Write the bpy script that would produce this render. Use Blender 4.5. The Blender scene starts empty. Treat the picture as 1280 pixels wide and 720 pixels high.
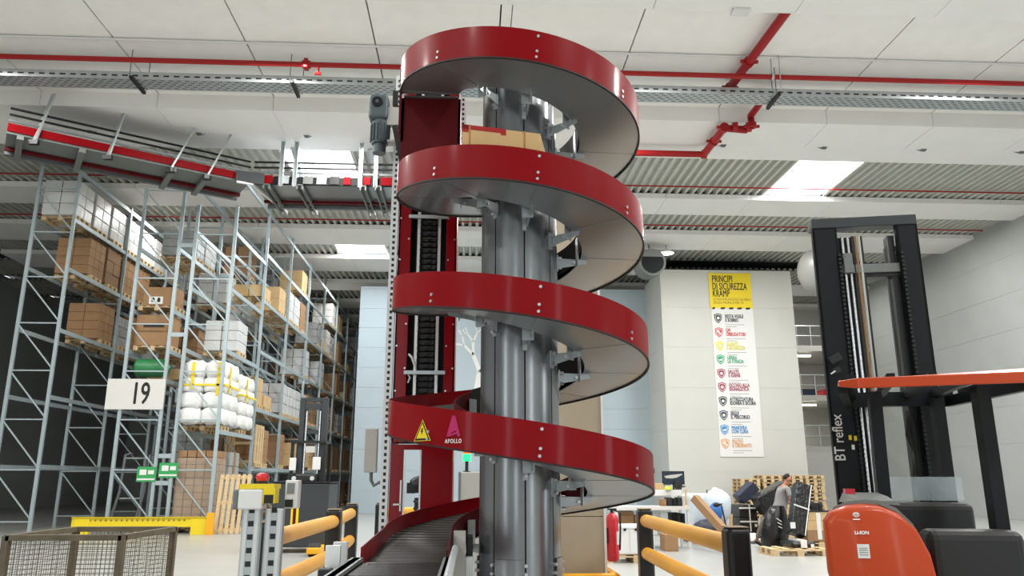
import bpy, bmesh, math, random
from mathutils import Vector, Matrix
R = math.radians
random.seed(7)
scene = bpy.context.scene
COL = scene.collection

# ---------------------------------------------------------------- camera, world, light, exposure
CAM_H, PITCH, YAW, FPX = 1.55, R(13.96), R(2.99), 966.0
cam_d = bpy.data.cameras.new('camera'); cam = bpy.data.objects.new('camera', cam_d); COL.objects.link(cam)
cam.location = (0, 0, CAM_H); cam.rotation_euler = (R(90) + PITCH, 0, -YAW)
cam_d.sensor_width = 36; cam_d.lens = FPX / 1280 * 36; cam_d.clip_start = .05; cam_d.clip_end = 300
scene.camera = cam
scene.view_settings.view_transform = 'Standard'; scene.view_settings.look = 'None'
scene.view_settings.gamma = 1; scene.view_settings.use_curve_mapping = False
scene.view_settings.exposure = 0.2
w = bpy.data.worlds.new('world'); scene.world = w; w.use_nodes = True
w.node_tree.nodes['Background'].inputs[0].default_value = (.93, .97, 1, 1)
w.node_tree.nodes['Background'].inputs[1].default_value = 1.3
def area(name, loc, rot, sx, sy, power, col=(1, 1, 1)):
    l = bpy.data.lights.new(name, 'AREA'); l.shape = 'RECTANGLE'; l.size = sx; l.size_y = sy; l.energy = power; l.color = col
    o = bpy.data.objects.new(name, l); COL.objects.link(o); o.location = loc; o.rotation_euler = rot
    return o
# outdoor light through the roof lights in front of and behind the photographer
for x, y in ((-5.25, 25.3), (12.15, 25.3), (-5.25, 34.8)): area('rooflight_daylight', (x, y, 12.03), (0, 0, 0), 2.2, 3 if y < 30 else 2, 300, (.95, .98, 1))
FILL = .34  # strength of the added fill lights, which hang without lamp fixtures
for x, y, p in ((-14, -1, 900), (-7, -1, 700), (7, -1, 700), (14, -1, 900), (-13, 8, 1000), (-6.5, 10, 800), (7.5, 9, 900), (14, 8, 1000), (-13, 17, 800), (-5, 17, 800), (4.5, 16.5, 800), (13, 17, 900)):
    area('hall_fill_light', (x, y, 11.7), (0, 0, 0), 1.4, 1.4, p * FILL * 2, (1, .98, .95))
for x, y, p in ((-3, 30, 900), (4, 30, 900), (11, 30.2, 900), (18, 30, 700), (-12.1, 30, 500), (4, 21.6, 900), (13, 21.6, 900), (-4, 21.6, 600), (18.5, 39.5, 600), (-6.6, 42, 600)):
    area('hall_fill_light', (x, y, 11.8), (0, 0, 0), 1.2, .4, p * FILL, (1, .97, .92))
area('mezzanine_lamp_light', (18.2, 43.5, 5.2), (0, 0, 0), 2, .3, 60, (1, .94, .82))
area('mezzanine_lamp_light', (18.2, 43.5, 8.0), (0, 0, 0), 2, .3, 50, (1, .96, .9))

# ---------------------------------------------------------------- helpers
def P(px, py, X=None, Y=None, Z=None):
    """the place a picture point has on a plane of known X, Y or Z (metres)"""
    cp, sp = math.cos(PITCH), math.sin(PITCH)
    F = Vector((math.sin(YAW), math.cos(YAW), 0)); Rt = Vector((math.cos(YAW), -math.sin(YAW), 0))
    d = (F * cp + Vector((0, 0, sp))) * FPX + Rt * (px - 640) + (-F * sp + Vector((0, 0, cp))) * (360 - py)
    t = Y / d.y if Y is not None else (Z - CAM_H) / d.z if Z is not None else X / d.x
    return Vector((0, 0, CAM_H)) + d * t
def lin(h):
    h = h.lstrip('#'); c = [int(h[i:i + 2], 16) / 255 for i in (0, 2, 4)]
    return tuple(((x + .055) / 1.055) ** 2.4 if x > .04045 else x / 12.92 for x in c) + (1,)
MATS = {}
def mat(name, hx, rough=.5, metal=0, coat=0, spec=.5, noise=0, scale=6, bump=0, emit=0, stretch=None, bscale=None, alpha=1, trans=0):
    m = bpy.data.materials.new(name); m.use_nodes = True; MATS[name] = m
    nt = m.node_tree; b = nt.nodes['Principled BSDF']; c = lin(hx)
    b.inputs['Base Color'].default_value = c; b.inputs['Roughness'].default_value = rough; b.inputs['Metallic'].default_value = metal
    b.inputs['Coat Weight'].default_value = coat; b.inputs['Coat Roughness'].default_value = .12
    b.inputs['Specular IOR Level'].default_value = spec
    if emit: b.inputs['Emission Color'].default_value = c; b.inputs['Emission Strength'].default_value = emit
    if alpha < 1: b.inputs['Alpha'].default_value = alpha
    if trans: b.inputs['Transmission Weight'].default_value = trans
    if noise or bump:
        tc = nt.nodes.new('ShaderNodeTexCoord'); mp = nt.nodes.new('ShaderNodeMapping')
        nt.links.new(tc.outputs['Object'], mp.inputs[0])
        if stretch: mp.inputs['Scale'].default_value = stretch
        n = nt.nodes.new('ShaderNodeTexNoise'); n.inputs['Scale'].default_value = scale; n.inputs['Detail'].default_value = 5
        nt.links.new(mp.outputs[0], n.inputs[0])
        if noise:
            mx = nt.nodes.new('ShaderNodeMix'); mx.data_type = 'RGBA'
            mx.inputs['A'].default_value = tuple(v * (1 - noise) for v in c[:3]) + (1,)
            mx.inputs['B'].default_value = tuple(min(1, v * (1 + noise)) for v in c[:3]) + (1,)
            rp = nt.nodes.new('ShaderNodeMapRange'); rp.inputs[1].default_value = .3; rp.inputs[2].default_value = .7
            nt.links.new(n.outputs[0], rp.inputs[0]); nt.links.new(rp.outputs[0], mx.inputs['Factor']); nt.links.new(mx.outputs['Result'], b.inputs['Base Color'])
        if bump:
            n2 = n
            if bscale:
                n2 = nt.nodes.new('ShaderNodeTexNoise'); n2.inputs['Scale'].default_value = bscale; nt.links.new(mp.outputs[0], n2.inputs[0])
            bp = nt.nodes.new('ShaderNodeBump'); bp.inputs['Strength'].default_value = bump; bp.inputs['Distance'].default_value = .02
            nt.links.new(n2.outputs[0], bp.inputs['Height']); nt.links.new(bp.outputs[0], b.inputs['Normal'])
    return m
ROOT = {}          # where each thing's base stands, by object name
class MB:
    """collects shapes, then links them as ONE mesh object"""
    def __init__(s): s.bm = bmesh.new(); s.k = 0
    def m(s, k): s.k = k; return s
    def _f(s, vs):
        try: f = s.bm.faces.new(vs); f.material_index = s.k; return f
        except ValueError: return None
    def mesh8(s, v):
        v = [s.bm.verts.new(p) for p in v]
        for q in ((0, 3, 2, 1), (4, 5, 6, 7), (0, 1, 5, 4), (1, 2, 6, 5), (2, 3, 7, 6), (3, 0, 4, 7)): s._f([v[i] for i in q])
        return s
    def bx(s, x0, x1, y0, y1, z0, z1, rz=0, at=None, rx=0, ry=0):
        v = [Vector(p) for p in ((x0, y0, z0), (x1, y0, z0), (x1, y1, z0), (x0, y1, z0), (x0, y0, z1), (x1, y0, z1), (x1, y1, z1), (x0, y1, z1))]
        if rx: M = Matrix.Rotation(rx, 3, 'X'); v = [M @ p for p in v]
        if ry: M = Matrix.Rotation(ry, 3, 'Y'); v = [M @ p for p in v]
        if rz: M = Matrix.Rotation(rz, 3, 'Z'); v = [M @ p for p in v]
        if at is not None: v = [p + Vector(at) for p in v]
        return s.mesh8(v)
    def bar(s, p, q, wd, ht, up=(0, 0, 1)):
        p, q = Vector(p), Vector(q); d = (q - p).normalized(); u = Vector(up)
        if abs(d.dot(u)) > .98: u = Vector((0, 1, 0))
        a = d.cross(u).normalized() * wd / 2; b = a.cross(d).normalized() * ht / 2
        return s.mesh8([p - a - b, p + a - b, q + a - b, q - a - b, p - a + b, p + a + b, q + a + b, q - a + b])
    def tube(s, pts, r, n=10, cap=True):
        pts = [Vector(p) for p in pts]; rs = r if isinstance(r, (list, tuple)) else [r] * len(pts); rings = []
        up = Vector((0, 0, 1)); d0 = (pts[1] - pts[0]).normalized()
        if abs(d0.dot(up)) > .95: up = Vector((1, 0, 0))
        a = d0.cross(up).normalized()
        for i, p in enumerate(pts):
            d = (pts[min(i + 1, len(pts) - 1)] - pts[max(i - 1, 0)]).normalized()
            a = (a - d * a.dot(d)).normalized(); b = d.cross(a)
            rings.append([s.bm.verts.new(p + (a * math.cos(t) + b * math.sin(t)) * rs[i]) for t in [2 * math.pi * j / n for j in range(n)]])
        for i in range(len(rings) - 1):
            for j in range(n): s._f([rings[i][j], rings[i][(j + 1) % n], rings[i + 1][(j + 1) % n], rings[i + 1][j]])
        if cap: s._f(rings[0][::-1]); s._f(rings[-1])
        return s
    def cyl(s, p, q, r, n=16): return s.tube([p, q], r, n)
    def lathe(s, prof, at=(0, 0, 0), n=24, a0=0, a1=360, M=None):
        full = a1 - a0 >= 360; k = n if full else n + 1; rings = []
        for rr, z in prof:
            ring = []
            for j in range(k):
                t = R(a0 + (a1 - a0) * j / n); p = Vector((rr * math.cos(t), rr * math.sin(t), z))
                if M is not None: p = M @ p
                ring.append(s.bm.verts.new(p + Vector(at)))
            rings.append(ring)
        for i in range(len(rings) - 1):
            for j in range(n):
                s._f([rings[i][j], rings[i][(j + 1) % k], rings[i + 1][(j + 1) % k], rings[i + 1][j]])
        return s
    def prism(s, poly, ax, a, b, at=(0, 0, 0)):
        """poly in the plane across axis ax ('x': (y,z), 'y': (x,z), 'z': (x,y)), from a to b along it"""
        def v(p, t): return Vector((t, p[0], p[1]) if ax == 'x' else (p[0], t, p[1]) if ax == 'y' else (p[0], p[1], t)) + Vector(at)
        A = [s.bm.verts.new(v(p, a)) for p in poly]; B = [s.bm.verts.new(v(p, b)) for p in poly]; n = len(poly)
        s._f(A); s._f(B[::-1])
        for i in range(n): s._f([A[i], B[i], B[(i + 1) % n], A[(i + 1) % n]])
        return s
    def ribbon(s, A, B):
        a = [s.bm.verts.new(p) for p in A]; b = [s.bm.verts.new(p) for p in B]
        for i in range(len(a) - 1): s._f([a[i], a[i + 1], b[i + 1], b[i]])
        return s
    def sweep(s, secs):
        """closed loops of equal length joined into a solid"""
        rings = [[s.bm.verts.new(p) for p in sec] for sec in secs]; n = len(rings[0])
        for i in range(len(rings) - 1):
            for j in range(n): s._f([rings[i][j], rings[i][(j + 1) % n], rings[i + 1][(j + 1) % n], rings[i + 1][j]])
        s._f(rings[0][::-1]); s._f(rings[-1]); return s
    def blob(s, at, rx, ry, rz, n=2, jit=0, seed=0):
        r = bmesh.ops.create_icosphere(s.bm, subdivisions=n, radius=1); rd = random.Random(seed)
        for v in r['verts']:
            k = 1 + jit * (rd.random() - .5); v.co = Vector((v.co.x * rx * k + at[0], v.co.y * ry * k + at[1], v.co.z * rz * k + at[2]))
            for f in v.link_faces: f.material_index = s.k
        return s
    def build(s, name, m, parent=None, smooth=False, bevel=0, local=False, seg=2, sub=0, **props):
        bm = s.bm; bmesh.ops.recalc_face_normals(bm, faces=bm.faces)
        if parent is not None:
            off = ROOT.get(parent.name, Vector()); loc = Vector()
        else:
            xs = [v.co for v in bm.verts]
            off = Vector(((min(v.x for v in xs) + max(v.x for v in xs)) / 2, (min(v.y for v in xs) + max(v.y for v in xs)) / 2, min(v.z for v in xs))); loc = off
        if not local:
            for v in bm.verts: v.co -= off
        me = bpy.data.meshes.new(name); bm.to_mesh(me); bm.free()
        for x in (m if isinstance(m, (list, tuple)) else [m]): me.materials.append(MATS[x])
        if smooth:
            me.shade_smooth(); me.set_sharp_from_angle(angle=R(smooth if smooth is not True else 35))
        o = bpy.data.objects.new(name, me); COL.objects.link(o); o.parent = parent
        if not local or parent is None: o.location = loc if parent is None and not local else (0, 0, 0)
        ROOT[o.name] = off
        if bevel:
            bv = o.modifiers.new('bevel', 'BEVEL'); bv.width = bevel; bv.segments = seg; bv.limit_method = 'ANGLE'
        if sub:
            sb = o.modifiers.new('subsurf', 'SUBSURF'); sb.levels = sb.render_levels = sub
        for k, v in props.items(): o[k] = v
        return o
def tag(o, label, cat, group=None, kind=None):
    o['label'] = label; o['category'] = cat
    if group: o['group'] = group
    if kind: o['kind'] = kind
    return o
def thing(name, label, cat, loc=(0, 0, 0), group=None):
    o = bpy.data.objects.new(name, None); COL.objects.link(o); o.location = loc; o.empty_display_size = .1
    ROOT[o.name] = Vector(loc); return tag(o, label, cat, group)
def kids(o): return [c for c in ALLKIDS.get(o.name, [])]
def dup(o, loc, rz=0, label=None, group=None, parent=None):
    """a copy of a thing with copies of its parts and sub-parts"""
    c = o.copy(); COL.objects.link(c)
    if parent is None: c.location = loc; c.rotation_euler = (0, 0, rz)
    else: c.parent = parent
    if label: c['label'] = label
    if group: c['group'] = group
    for ch in o.children: dup(ch, None, parent=c)
    return c
def struct(o): o['kind'] = 'structure'; return o
def text(name, body, size, M, m, parent=None, sx=1, align='CENTER', ext=.0008, bold=0, space=1):
    cu = bpy.data.curves.new(name, 'FONT'); cu.body = body; cu.size = size; cu.extrude = ext; cu.align_x = align; cu.align_y = 'CENTER'
    cu.materials.append(MATS[m]); cu.resolution_u = 3; cu.space_line = .95; cu.space_character = space
    t = bpy.data.objects.new(name, cu); COL.objects.link(t); bpy.context.view_layer.update()
    me = bpy.data.meshes.new_from_object(t.evaluated_get(bpy.context.evaluated_depsgraph_get())); bpy.data.objects.remove(t); bpy.data.curves.remove(cu)
    o = bpy.data.objects.new(name, me); COL.objects.link(o)
    off = ROOT.get(parent.name, Vector()) if parent else Vector()
    o.parent = parent; M2 = Matrix.Translation(-off) @ M @ Matrix.Diagonal((sx, 1, 1, 1)); ROOT[o.name] = off
    if bold:       # heavier strokes: the outline repeated a hair to each side
        bm = bmesh.new()
        for k, (dx, dy) in enumerate(((0, 0), (bold, 0), (-bold, 0), (0, bold), (0, -bold))):
            n0 = len(bm.verts); bm.from_mesh(me); bm.verts.ensure_lookup_table()
            for v in bm.verts[n0:]: v.co += Vector((dx / sx, dy, .0001 * k))
        bm.to_mesh(me); bm.free()
    me.transform(M2)
    return o
def facing(loc, yaw=0):
    """text plane standing upright, read from -Y; yaw turns it about Z"""
    return Matrix.Translation(loc) @ Matrix.Rotation(yaw, 4, 'Z') @ Matrix.Rotation(R(90), 4, 'X')

# ---------------------------------------------------------------- materials
mat('floor', '#a3a5a2', .28, noise=.05, scale=1.2)
mat('concrete', '#f3f1ed', .8, noise=.025, scale=2)
mat('beam_paint', '#ecebe8', .75, noise=.02, scale=1)
mat('deck', '#c9cac2', .5, metal=.3, noise=.05, scale=2)
mat('deck_dark', '#4b4f4f', .7)
mat('added_glow', '#f4faff', .4, emit=4)  # glow of the added panels on the unseen walls
mat('skylight', '#f4faff', .4, emit=6)
mat('wall_blue', '#a9b7bf', .55, noise=.02, scale=1)
mat('wall_cream', '#c3c3bd', .5, noise=.02, scale=.7)
mat('wall_grey', '#a9adac', .6, noise=.03, scale=1)
mat('red', '#800610', .38, coat=.16, spec=.08)
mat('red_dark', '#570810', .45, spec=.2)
mat('red_pipe', '#9c1a1c', .45, spec=.3)
mat('edge', '#16110f', .6)
mat('bolt', '#d9dadb', .3, metal=.8)
mat('column_metal', '#909396', .24, metal=.75, noise=.05, scale=3, stretch=(1, 1, .15))
mat('pan', '#a6a9aa', .32, metal=.75, noise=.06, scale=2)
mat('galv', '#b8bfc1', .4, metal=.6, noise=.08, scale=9)
mat('galv_dark', '#74797b', .45, metal=.5, noise=.08, scale=9)
mat('rack_steel', '#a6b4b8', .42, metal=.35, noise=.05, scale=5)
mat('alu', '#d6d8d8', .35, metal=.6)
mat('black', '#151617', .5)
mat('rubber', '#1b1c1d', .65)
mat('slat', '#262622', .5, noise=.15, scale=4)
mat('roller', '#2c2d2e', .3, metal=.6)
mat('yellow_rail', '#d89c2c', .38, noise=.04, scale=3)
mat('post_black', '#17191b', .38)
mat('yellow', '#e6cc1e', .5)
mat('yellow_deep', '#e8a512', .45)
mat('white', '#dcdcda', .5)
mat('white_panel', '#dfe4e6', .45)
mat('grey_box', '#b9b8b2', .5)
mat('grey_light', '#cfcdc9', .5)
mat('motor', '#4d5a5f', .5, noise=.05)
mat('carton', '#967452', .8, noise=.06, scale=5)
mat('carton_light', '#c0a274', .8, noise=.06, scale=5)
mat('carton_dark', '#8a6a4c', .8, noise=.08, scale=5)
mat('carton_face', '#c2a070', .75, noise=.03, scale=5)
mat('tape', '#a2723a', .4)
mat('wood', '#c6ad86', .8, noise=.15, scale=5, stretch=(1, 6, 6))
mat('wood_grey', '#8b7b62', .85, noise=.15, scale=5)
mat('wrap_white', '#c2c3c2', .35, noise=.04, scale=4, bump=.6, bscale=7)
mat('wrap_clear', '#a99a84', .3, noise=.2, scale=4, bump=.4, bscale=10)
mat('wrap_grey', '#969896', .35, noise=.1, scale=5, bump=.4, bscale=9)
mat('black_wrap', '#121213', .28, noise=.2, scale=8, bump=.6, bscale=12)
mat('orange', '#b54018', .4, coat=.15, spec=.25)
mat('truck_dark', '#14171a', .55, spec=.25)
mat('truck_grey', '#2f3437', .5)
mat('truck_trim', '#6f7370', .55)
mat('chrome', '#d8dadc', .18, metal=.95)
mat('magenta', '#b0135a', .4)
mat('green_sign', '#2f9a52', .5)
mat('green', '#2f7d4a', .45)
mat('screen', '#1d2a3a', .25)
mat('blue', '#3d6fb4', .6)
mat('skin', '#a06a50', .6)
mat('hair', '#120f0e', .7)
mat('shirt', '#8b8b8c', .9)
mat('trousers', '#6b665f', .9)
mat('glass', '#cfdde0', .1, alpha=.3)
mat('film', '#d8d4cc', .15, alpha=.22)
mat('bag_navy', '#20283a', .5)
mat('red_dome', '#c8202c', .35, coat=.3)
mat('lamp_green', '#19d86a', .3, emit=2.2)
mat('lamp_orange', '#f0641e', .3, emit=.6)
mat('lamp_red', '#a01818', .3)
mat('lamp_white', '#fff4e0', .4, emit=9)
mat('text_black', '#121212', .6)
mat('text_white', '#f2f2f0', .6)
mat('text_grey', '#7d8084', .6)
mat('enclosure', '#aa9e8a', .5, noise=.02, scale=1)
mat('lime', '#c3d433', .5)
mat('foam', '#c6d0d8', .6, noise=.03, bump=.3, bscale=8)
mat('shield_dark', '#22323a', .6)
mat('shield_red', '#c8414a', .6)
mat('shield_yellow', '#d8d24a', .6)
mat('shield_green', '#2f9f72', .6)
mat('shield_plum', '#9a3350', .6)
mat('shield_navy', '#2b3750', .6)
mat('shield_blue', '#2f86c4', .6)
mat('shield_orange', '#d99a62', .6)
mat('sack_white', '#e2e3e1', .4, noise=.03, scale=4, bump=.6, bscale=7)
mat('mirror_shell', '#8b8c88', .4)
mat('mesh_wood', '#5d5546', .85, noise=.2, scale=5)
mat('frost', '#d7dfe2', .35, noise=.03, scale=2)
# ================================================================ THE SETTING
b = MB(); b.bx(-26, 22.2, -6, 62, -.2, 0); struct(b.build('floor', 'floor'))
# near flat ceiling of precast slabs with open joints along the hall
b = MB()
for i in range(-7, 7):
    x = .71 + 3.26 * i
    xs = x + (.15 if i == 0 else .02); xe = x + (3.11 if i == -1 else 3.24)
    b.bx(xs, xe, 15.2, 20.7, 12.3, 12.5)
    b.bx(x + .02, x + 3.24, -6, 12.2, 12.3, 12.5)
b.bx(.6, .84, 15.2, 20.7, 12.33, 12.5); b.m(1).bx(-26, 22, -6, 20.7, 12.5, 12.52)
struct(b.build('ceiling', ['concrete', 'edge']))
def roof_beam(n, y0, y1, lip=0, xe=22, h=.2):
    b = MB()
    for i in range(-7, 7):
        x = .71 + 3.26 * i
        if x < xe: b.bx(x + .006, min(x + 3.254, xe), y0, y1, 11.85, 11.85 + h)
    if lip: b.bx(-26, 22, y1 + .05, y1 + lip, 11.95, 12.05); b.m(1).bx(-26, 22, y1, y1 + .05, 11.9, 12.05)
    return struct(b.build('trim_%d' % n, ['beam_paint', 'deck_dark']))
BEAMS = [(27.1, 28.9), (31.4, 33.7), (35.9, 38.3), (40.6, 42.4), (45.2, 47), (49.8, 51.6), (54.4, 56.2)]
roof_beam(1, 12.2, 15.2, h=.6); roof_beam(2, 20.66, 22.3, 1.3, h=.6)
for i, (y0, y1) in enumerate(BEAMS): roof_beam(3 + i, y0, y1, xe=8.9 if i == 2 else 22)
b = MB()
for i in range(-8, 8): x = 1.2 + 3.26 * i; b.mesh8([(x, 22.2, 11.95), (x + .3, 22.2, 11.95), (x + .3, 22.5, 11.95), (x, 22.5, 11.95), (x + .1, 22.25, 11.78), (x + .2, 22.25, 11.78), (x + .2, 22.3, 11.78), (x + .1, 22.3, 11.78)])
struct(b.build('trim_12', 'galv_dark'))
# corrugated deck and rooflights between the beams
SKY = [(-6.4, -4.1), (11.0, 13.3)]
n = 0
edges = [23.5] + [v for p in BEAMS for v in p] + [60]
for k in range(0, len(edges), 2):
    y0, y1 = edges[k], edges[k + 1]
    b = MB(); x = -26.0
    sk = SKY if k == 0 else SKY[:1] if k == 4 else []
    while x < 22:
        if not any(a - .05 < x + .15 < c + .05 for a, c in sk):
            for a, c, z0, z1 in ((0, .1, 12.07, 12.07), (.1, .14, 12.07, 12.22), (.14, .26, 12.22, 12.22), (.26, .3, 12.22, 12.07)):
                b.mesh8([(x + a, y0 - .3, z0), (x + c, y0 - .3, z1), (x + c, y1 + .3, z1), (x + a, y1 + .3, z0), (x + a, y0 - .3, z0 + .02), (x + c, y0 - .3, z1 + .02), (x + c, y1 + .3, z1 + .02), (x + a, y1 + .3, z0 + .02)])
        x += .3
    b.m(1).bx(-26, 22, y1 + .25, y1 + .3, 12.05, 12.3)
    struct(b.build('ceiling_deck', ['deck', 'deck_dark']))
    for a, c in sk:
        n += 1; b = MB(); b.bx(a, c, y0 - .2, y1 + .25, 12.2, 12.24); o = struct(b.build('window_%d' % n, 'skylight'))
        b = MB()
        for xx in (a - .03, c + .03): b.bx(xx - .05, xx + .05, y0, y1, 12.08, 12.3)
        b.build('window_frame', 'deck', o)
b = MB(); b.bx(-26, 22, 20, 62, 12.6, 12.7); struct(b.build('ceiling_roof', 'deck_dark'))
# walls
def panel_wall(name, x0, x1, y0, y1, z1, pitch, m, gap=.012):
    b = MB(); z = 0
    while z < z1 - .05:
        t = min(z + pitch, z1); b.bx(x0, x1, y0, y1, z + gap / 2, t - gap / 2); z = t
    b.m(1).bx(x0 + .01, x1 - .01, y0 + .02, y1 - .01, 0, z1 - .01)
    return struct(b.build(name, [m, 'grey_box']))
panel_wall('wall_back', -5.7, 9.0, 38.6, 38.8, 11.15, 1.0, 'wall_blue')
panel_wall('wall_left', -25.8, -25.6, -6, 62, 12.4, 1.5, 'wall_grey')
panel_wall('wall_right', 22, 22.2, -6, 62, 12.4, 1.5, 'wall_grey')
panel_wall('wall_far', -26, 22, 60, 60.2, 12.4, 1.2, 'wall_grey')
panel_wall('wall_near', -26, 22, -6.2, -6, 12.4, 1.5, 'wall_grey')
for i, (x0, x1, y0, y1) in enumerate(((21.93, 22.05, -1.5, 1.0), (-12.6, -11.0, -6.05, -5.93), (6.5, 7.6, -6.05, -5.93), (-2.6, -1.9, -6.05, -5.93))):
    b = MB(); b.bx(x0, x1, y0, y1, .4, 6.5); struct(b.build('window_%d' % (7 + i), 'added_glow'))  # glowing panels added out of view for streak reflections on the spiral
panel_wall('wall_block', 8.93, 15.3, 35.3, 38.6, 11.35, 1.9, 'wall_cream', .006)
# tall beige panelled enclosure behind the spiral, its yellow kick guard
px0, px1 = .72, 1.82
en = thing('panel_enclosure', 'tall beige panelled enclosure standing behind the spiral column', 'enclosure', ((px0 + px1) / 2, 11.4, 0))
b = MB()
for i in range(5): b.bx(px0, px1, 10.9, 11.9, .004 + 1.07 * i, 1.07 * i + 1.066)
b.build('panels', 'enclosure', en)
b = MB(); b.bx(px1, px1 + .03, 10.88, 11.9, 0, 5.36); b.bx(px0 - .03, px0, 10.88, 11.9, 0, 5.36); b.bx(px0 - .03, px1 + .03, 10.88, 11.92, 5.34, 5.4); b.build('lit_side_trim', 'white', en)  # white carries the light on the side face in its colour
b = MB()
b.bx(px0 - .16, px1 + .16, 10.62, 10.74, 0, .36); b.bx(px0 - .16, px0 - .06, 10.62, 12.05, 0, .36); b.bx(px1 + .06, px1 + .16, 10.62, 12.05, 0, .36)
tag(b.build('kick_guard', 'yellow_deep', bevel=.03), 'low yellow plastic guard around the foot of the beige enclosure', 'guard')

# ================================================================ SPIRAL CONVEYOR
SX, SY = .39, 6.29
sp = thing('spiral_conveyor', 'tall red spiral conveyor winding down around a grey metal column', 'conveyor', (SX, SY, 0))
RO, RI, PITCHZ, ZT0 = 1.04, .53, .985, 4.895
T0, T1 = 180, 1620
def zt(t): return ZT0 - PITCHZ * (t - 270) / 360
def at(t, r, dz=0):
    """a point of the track: t degrees along the helix, past T1 straight on towards the viewer"""
    if t <= T1:
        if t < T0:
            s = (T0 - t) / 57.3; return Vector((SX - r, SY + s, zt(T0) + dz))
        a = R(t); return Vector((SX + r * math.cos(a), SY + r * math.sin(a), zt(t) + dz))
    s = (t - T1) / 57.3
    return Vector((SX - r, SY - s, zt(T1) - .045 * min(1, s / 1.3) + dz))
def span(a, c, st=4):
    n = max(1, round((c - a) / st)); return [a + (c - a) * i / n for i in range(n + 1)]
def rail_part(name, r0, r1, d0, d1, a, c, m, ei=None):
    b = MB(); b.sweep([[at(t, r0, d0), at(t, r1, d0), at(t, r1, d1), at(t, r0, d1)] for t in span(a, c)])
    if ei: b.m(1).sweep([[at(t, r0 - .004, d0 - .012), at(t, r1 + .003, d0 - .012), at(t, r1 + .003, d0), at(t, r0 - .004, d0)] for t in span(a, c)])
    return b.build(name, m, sp, smooth=40)
cuts = [T0, 498, 858, 1218, 1578 + 42 + 76]
JOINTS = [270 + 4 + 45 * k for k in range(-2, 30)]
for i in range(4):
    a, c = cuts[i], cuts[i + 1]
    g = rail_part('outer_guard', RO, RO + .008, -.26, 0, a, c, ['red', 'edge'], 1)
    for t in JOINTS:
        if a < t < c and t < T1:
            for d, dt in ((-.045, .6), (-.175, 0), (-.225, -.3)):
                if d == -.045 and (t - 274) % 90: continue
                q = at(t + dt, RO + .006, d); q2 = at(t + dt, RO + .017, d); b = MB(); b.cyl(q, q2, .011, 10); b.build('bolt', 'bolt', g, smooth=40)
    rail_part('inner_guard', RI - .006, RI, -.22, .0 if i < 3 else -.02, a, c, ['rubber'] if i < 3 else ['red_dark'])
# the underside pans: flat plates meeting at radial seams
for i in range(4):
    a, c = cuts[i], min(cuts[i + 1], T1 + 60)
    b = MB(); b.sweep([[at(t, RI, -.258), at(t, RO, -.258), at(t, RO, -.25), at(t, RI, -.25)] for t in span(a, c)])
    for t in JOINTS:
        if a + 1 < t < min(c, T1): b.sweep([[at(u, RI, -.2615), at(u, RO, -.2615), at(u, RO, -.258), at(u, RI, -.258)] for u in (t - .25, t + .25)])
    b.build('underside_pan', 'pan', sp, smooth=30)
# the slat chain that carries the goods, one strip per slat
b = MB(); t = T0
while t < T1 + 75:
    u = min(t + 5.4, T1 + 75)
    b.sweep([[at(x, RI + .005, -.15), at(x, RO - .002, -.15), at(x, RO - .002, -.115), at(x, RI + .005, -.115)] for x in (t + .1, u - 1.3)])
    t += 5.4
b.build('slat_chain', 'slat', sp)
b = MB(); b.sweep([[at(x, RI + .1, -.2), at(x, RO - .1, -.2), at(x, RO - .1, -.152), at(x, RI + .1, -.152)] for x in span(T0, T1 + 70)])
b.build('chain_guide', 'rubber', sp)
# central column of eight bent plates
CR = .322
b = MB(); prof = []
for k in range(8):
    a0 = 270 + 4 + 45 * k
    for j in range(9):
        a = a0 + 1.0 + (43.0 * j / 8); fl = .0015 * math.cos(math.pi * (j - 4) / 8)
        prof.append((CR + fl - .004, a))
    prof += [(CR - .035, a0 + 44.1), (CR - .035, a0 + 45.9)]
loops = []
for z in (0, 4.97):
    loops.append([Vector((SX + r * math.cos(R(a)), SY + r * math.sin(R(a)), z)) for r, a in prof])
b.sweep(loops); colm = b.build('column', 'column_metal', sp, smooth=25)
b = MB()
for k in range(8):
    a = R(270 + 4 + 45 * k); q = Vector((SX + (CR - .03) * math.cos(a), SY + (CR - .03) * math.sin(a), 0)); b.cyl(q, q + Vector((0, 0, 4.96)), .008, 8)
b.build('column_seam', 'edge', colm)
b = MB()   # clamped sleeve plates at the foot
for k in range(8):
    a0 = 270 + 4 + 45 * k
    if k in (6, 0, 3): continue
    b.sweep([[Vector((SX + r * math.cos(R(a)), SY + r * math.sin(R(a)), z)) for r, z in ((CR + .004, .0), (CR + .012, .0), (CR + .012, .98), (CR + .004, .98))] for a in [a0 + 4 + 37 * j / 8 for j in range(9)]])
sl = b.build('foot_plate', 'column_metal', sp, smooth=30)
b = MB()
for k in range(8):
    a = R(270 + 4 + 45 * k)
    for z in (.2, .5, .82, .88, .94):
        d = Vector((math.cos(a), math.sin(a), 0)); q = Vector((SX, SY, z)) + d * (CR - .01); b.cyl(q, q + d * .035, .013, 8)
b.build('foot_bolts', 'bolt', sl)
b = MB(); b.lathe([(0, .03), (.62, .03), (.62, 0), (0, 0)], (SX, SY, 0), 32); b.build('base_plate', 'galv_dark', sp)
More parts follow.
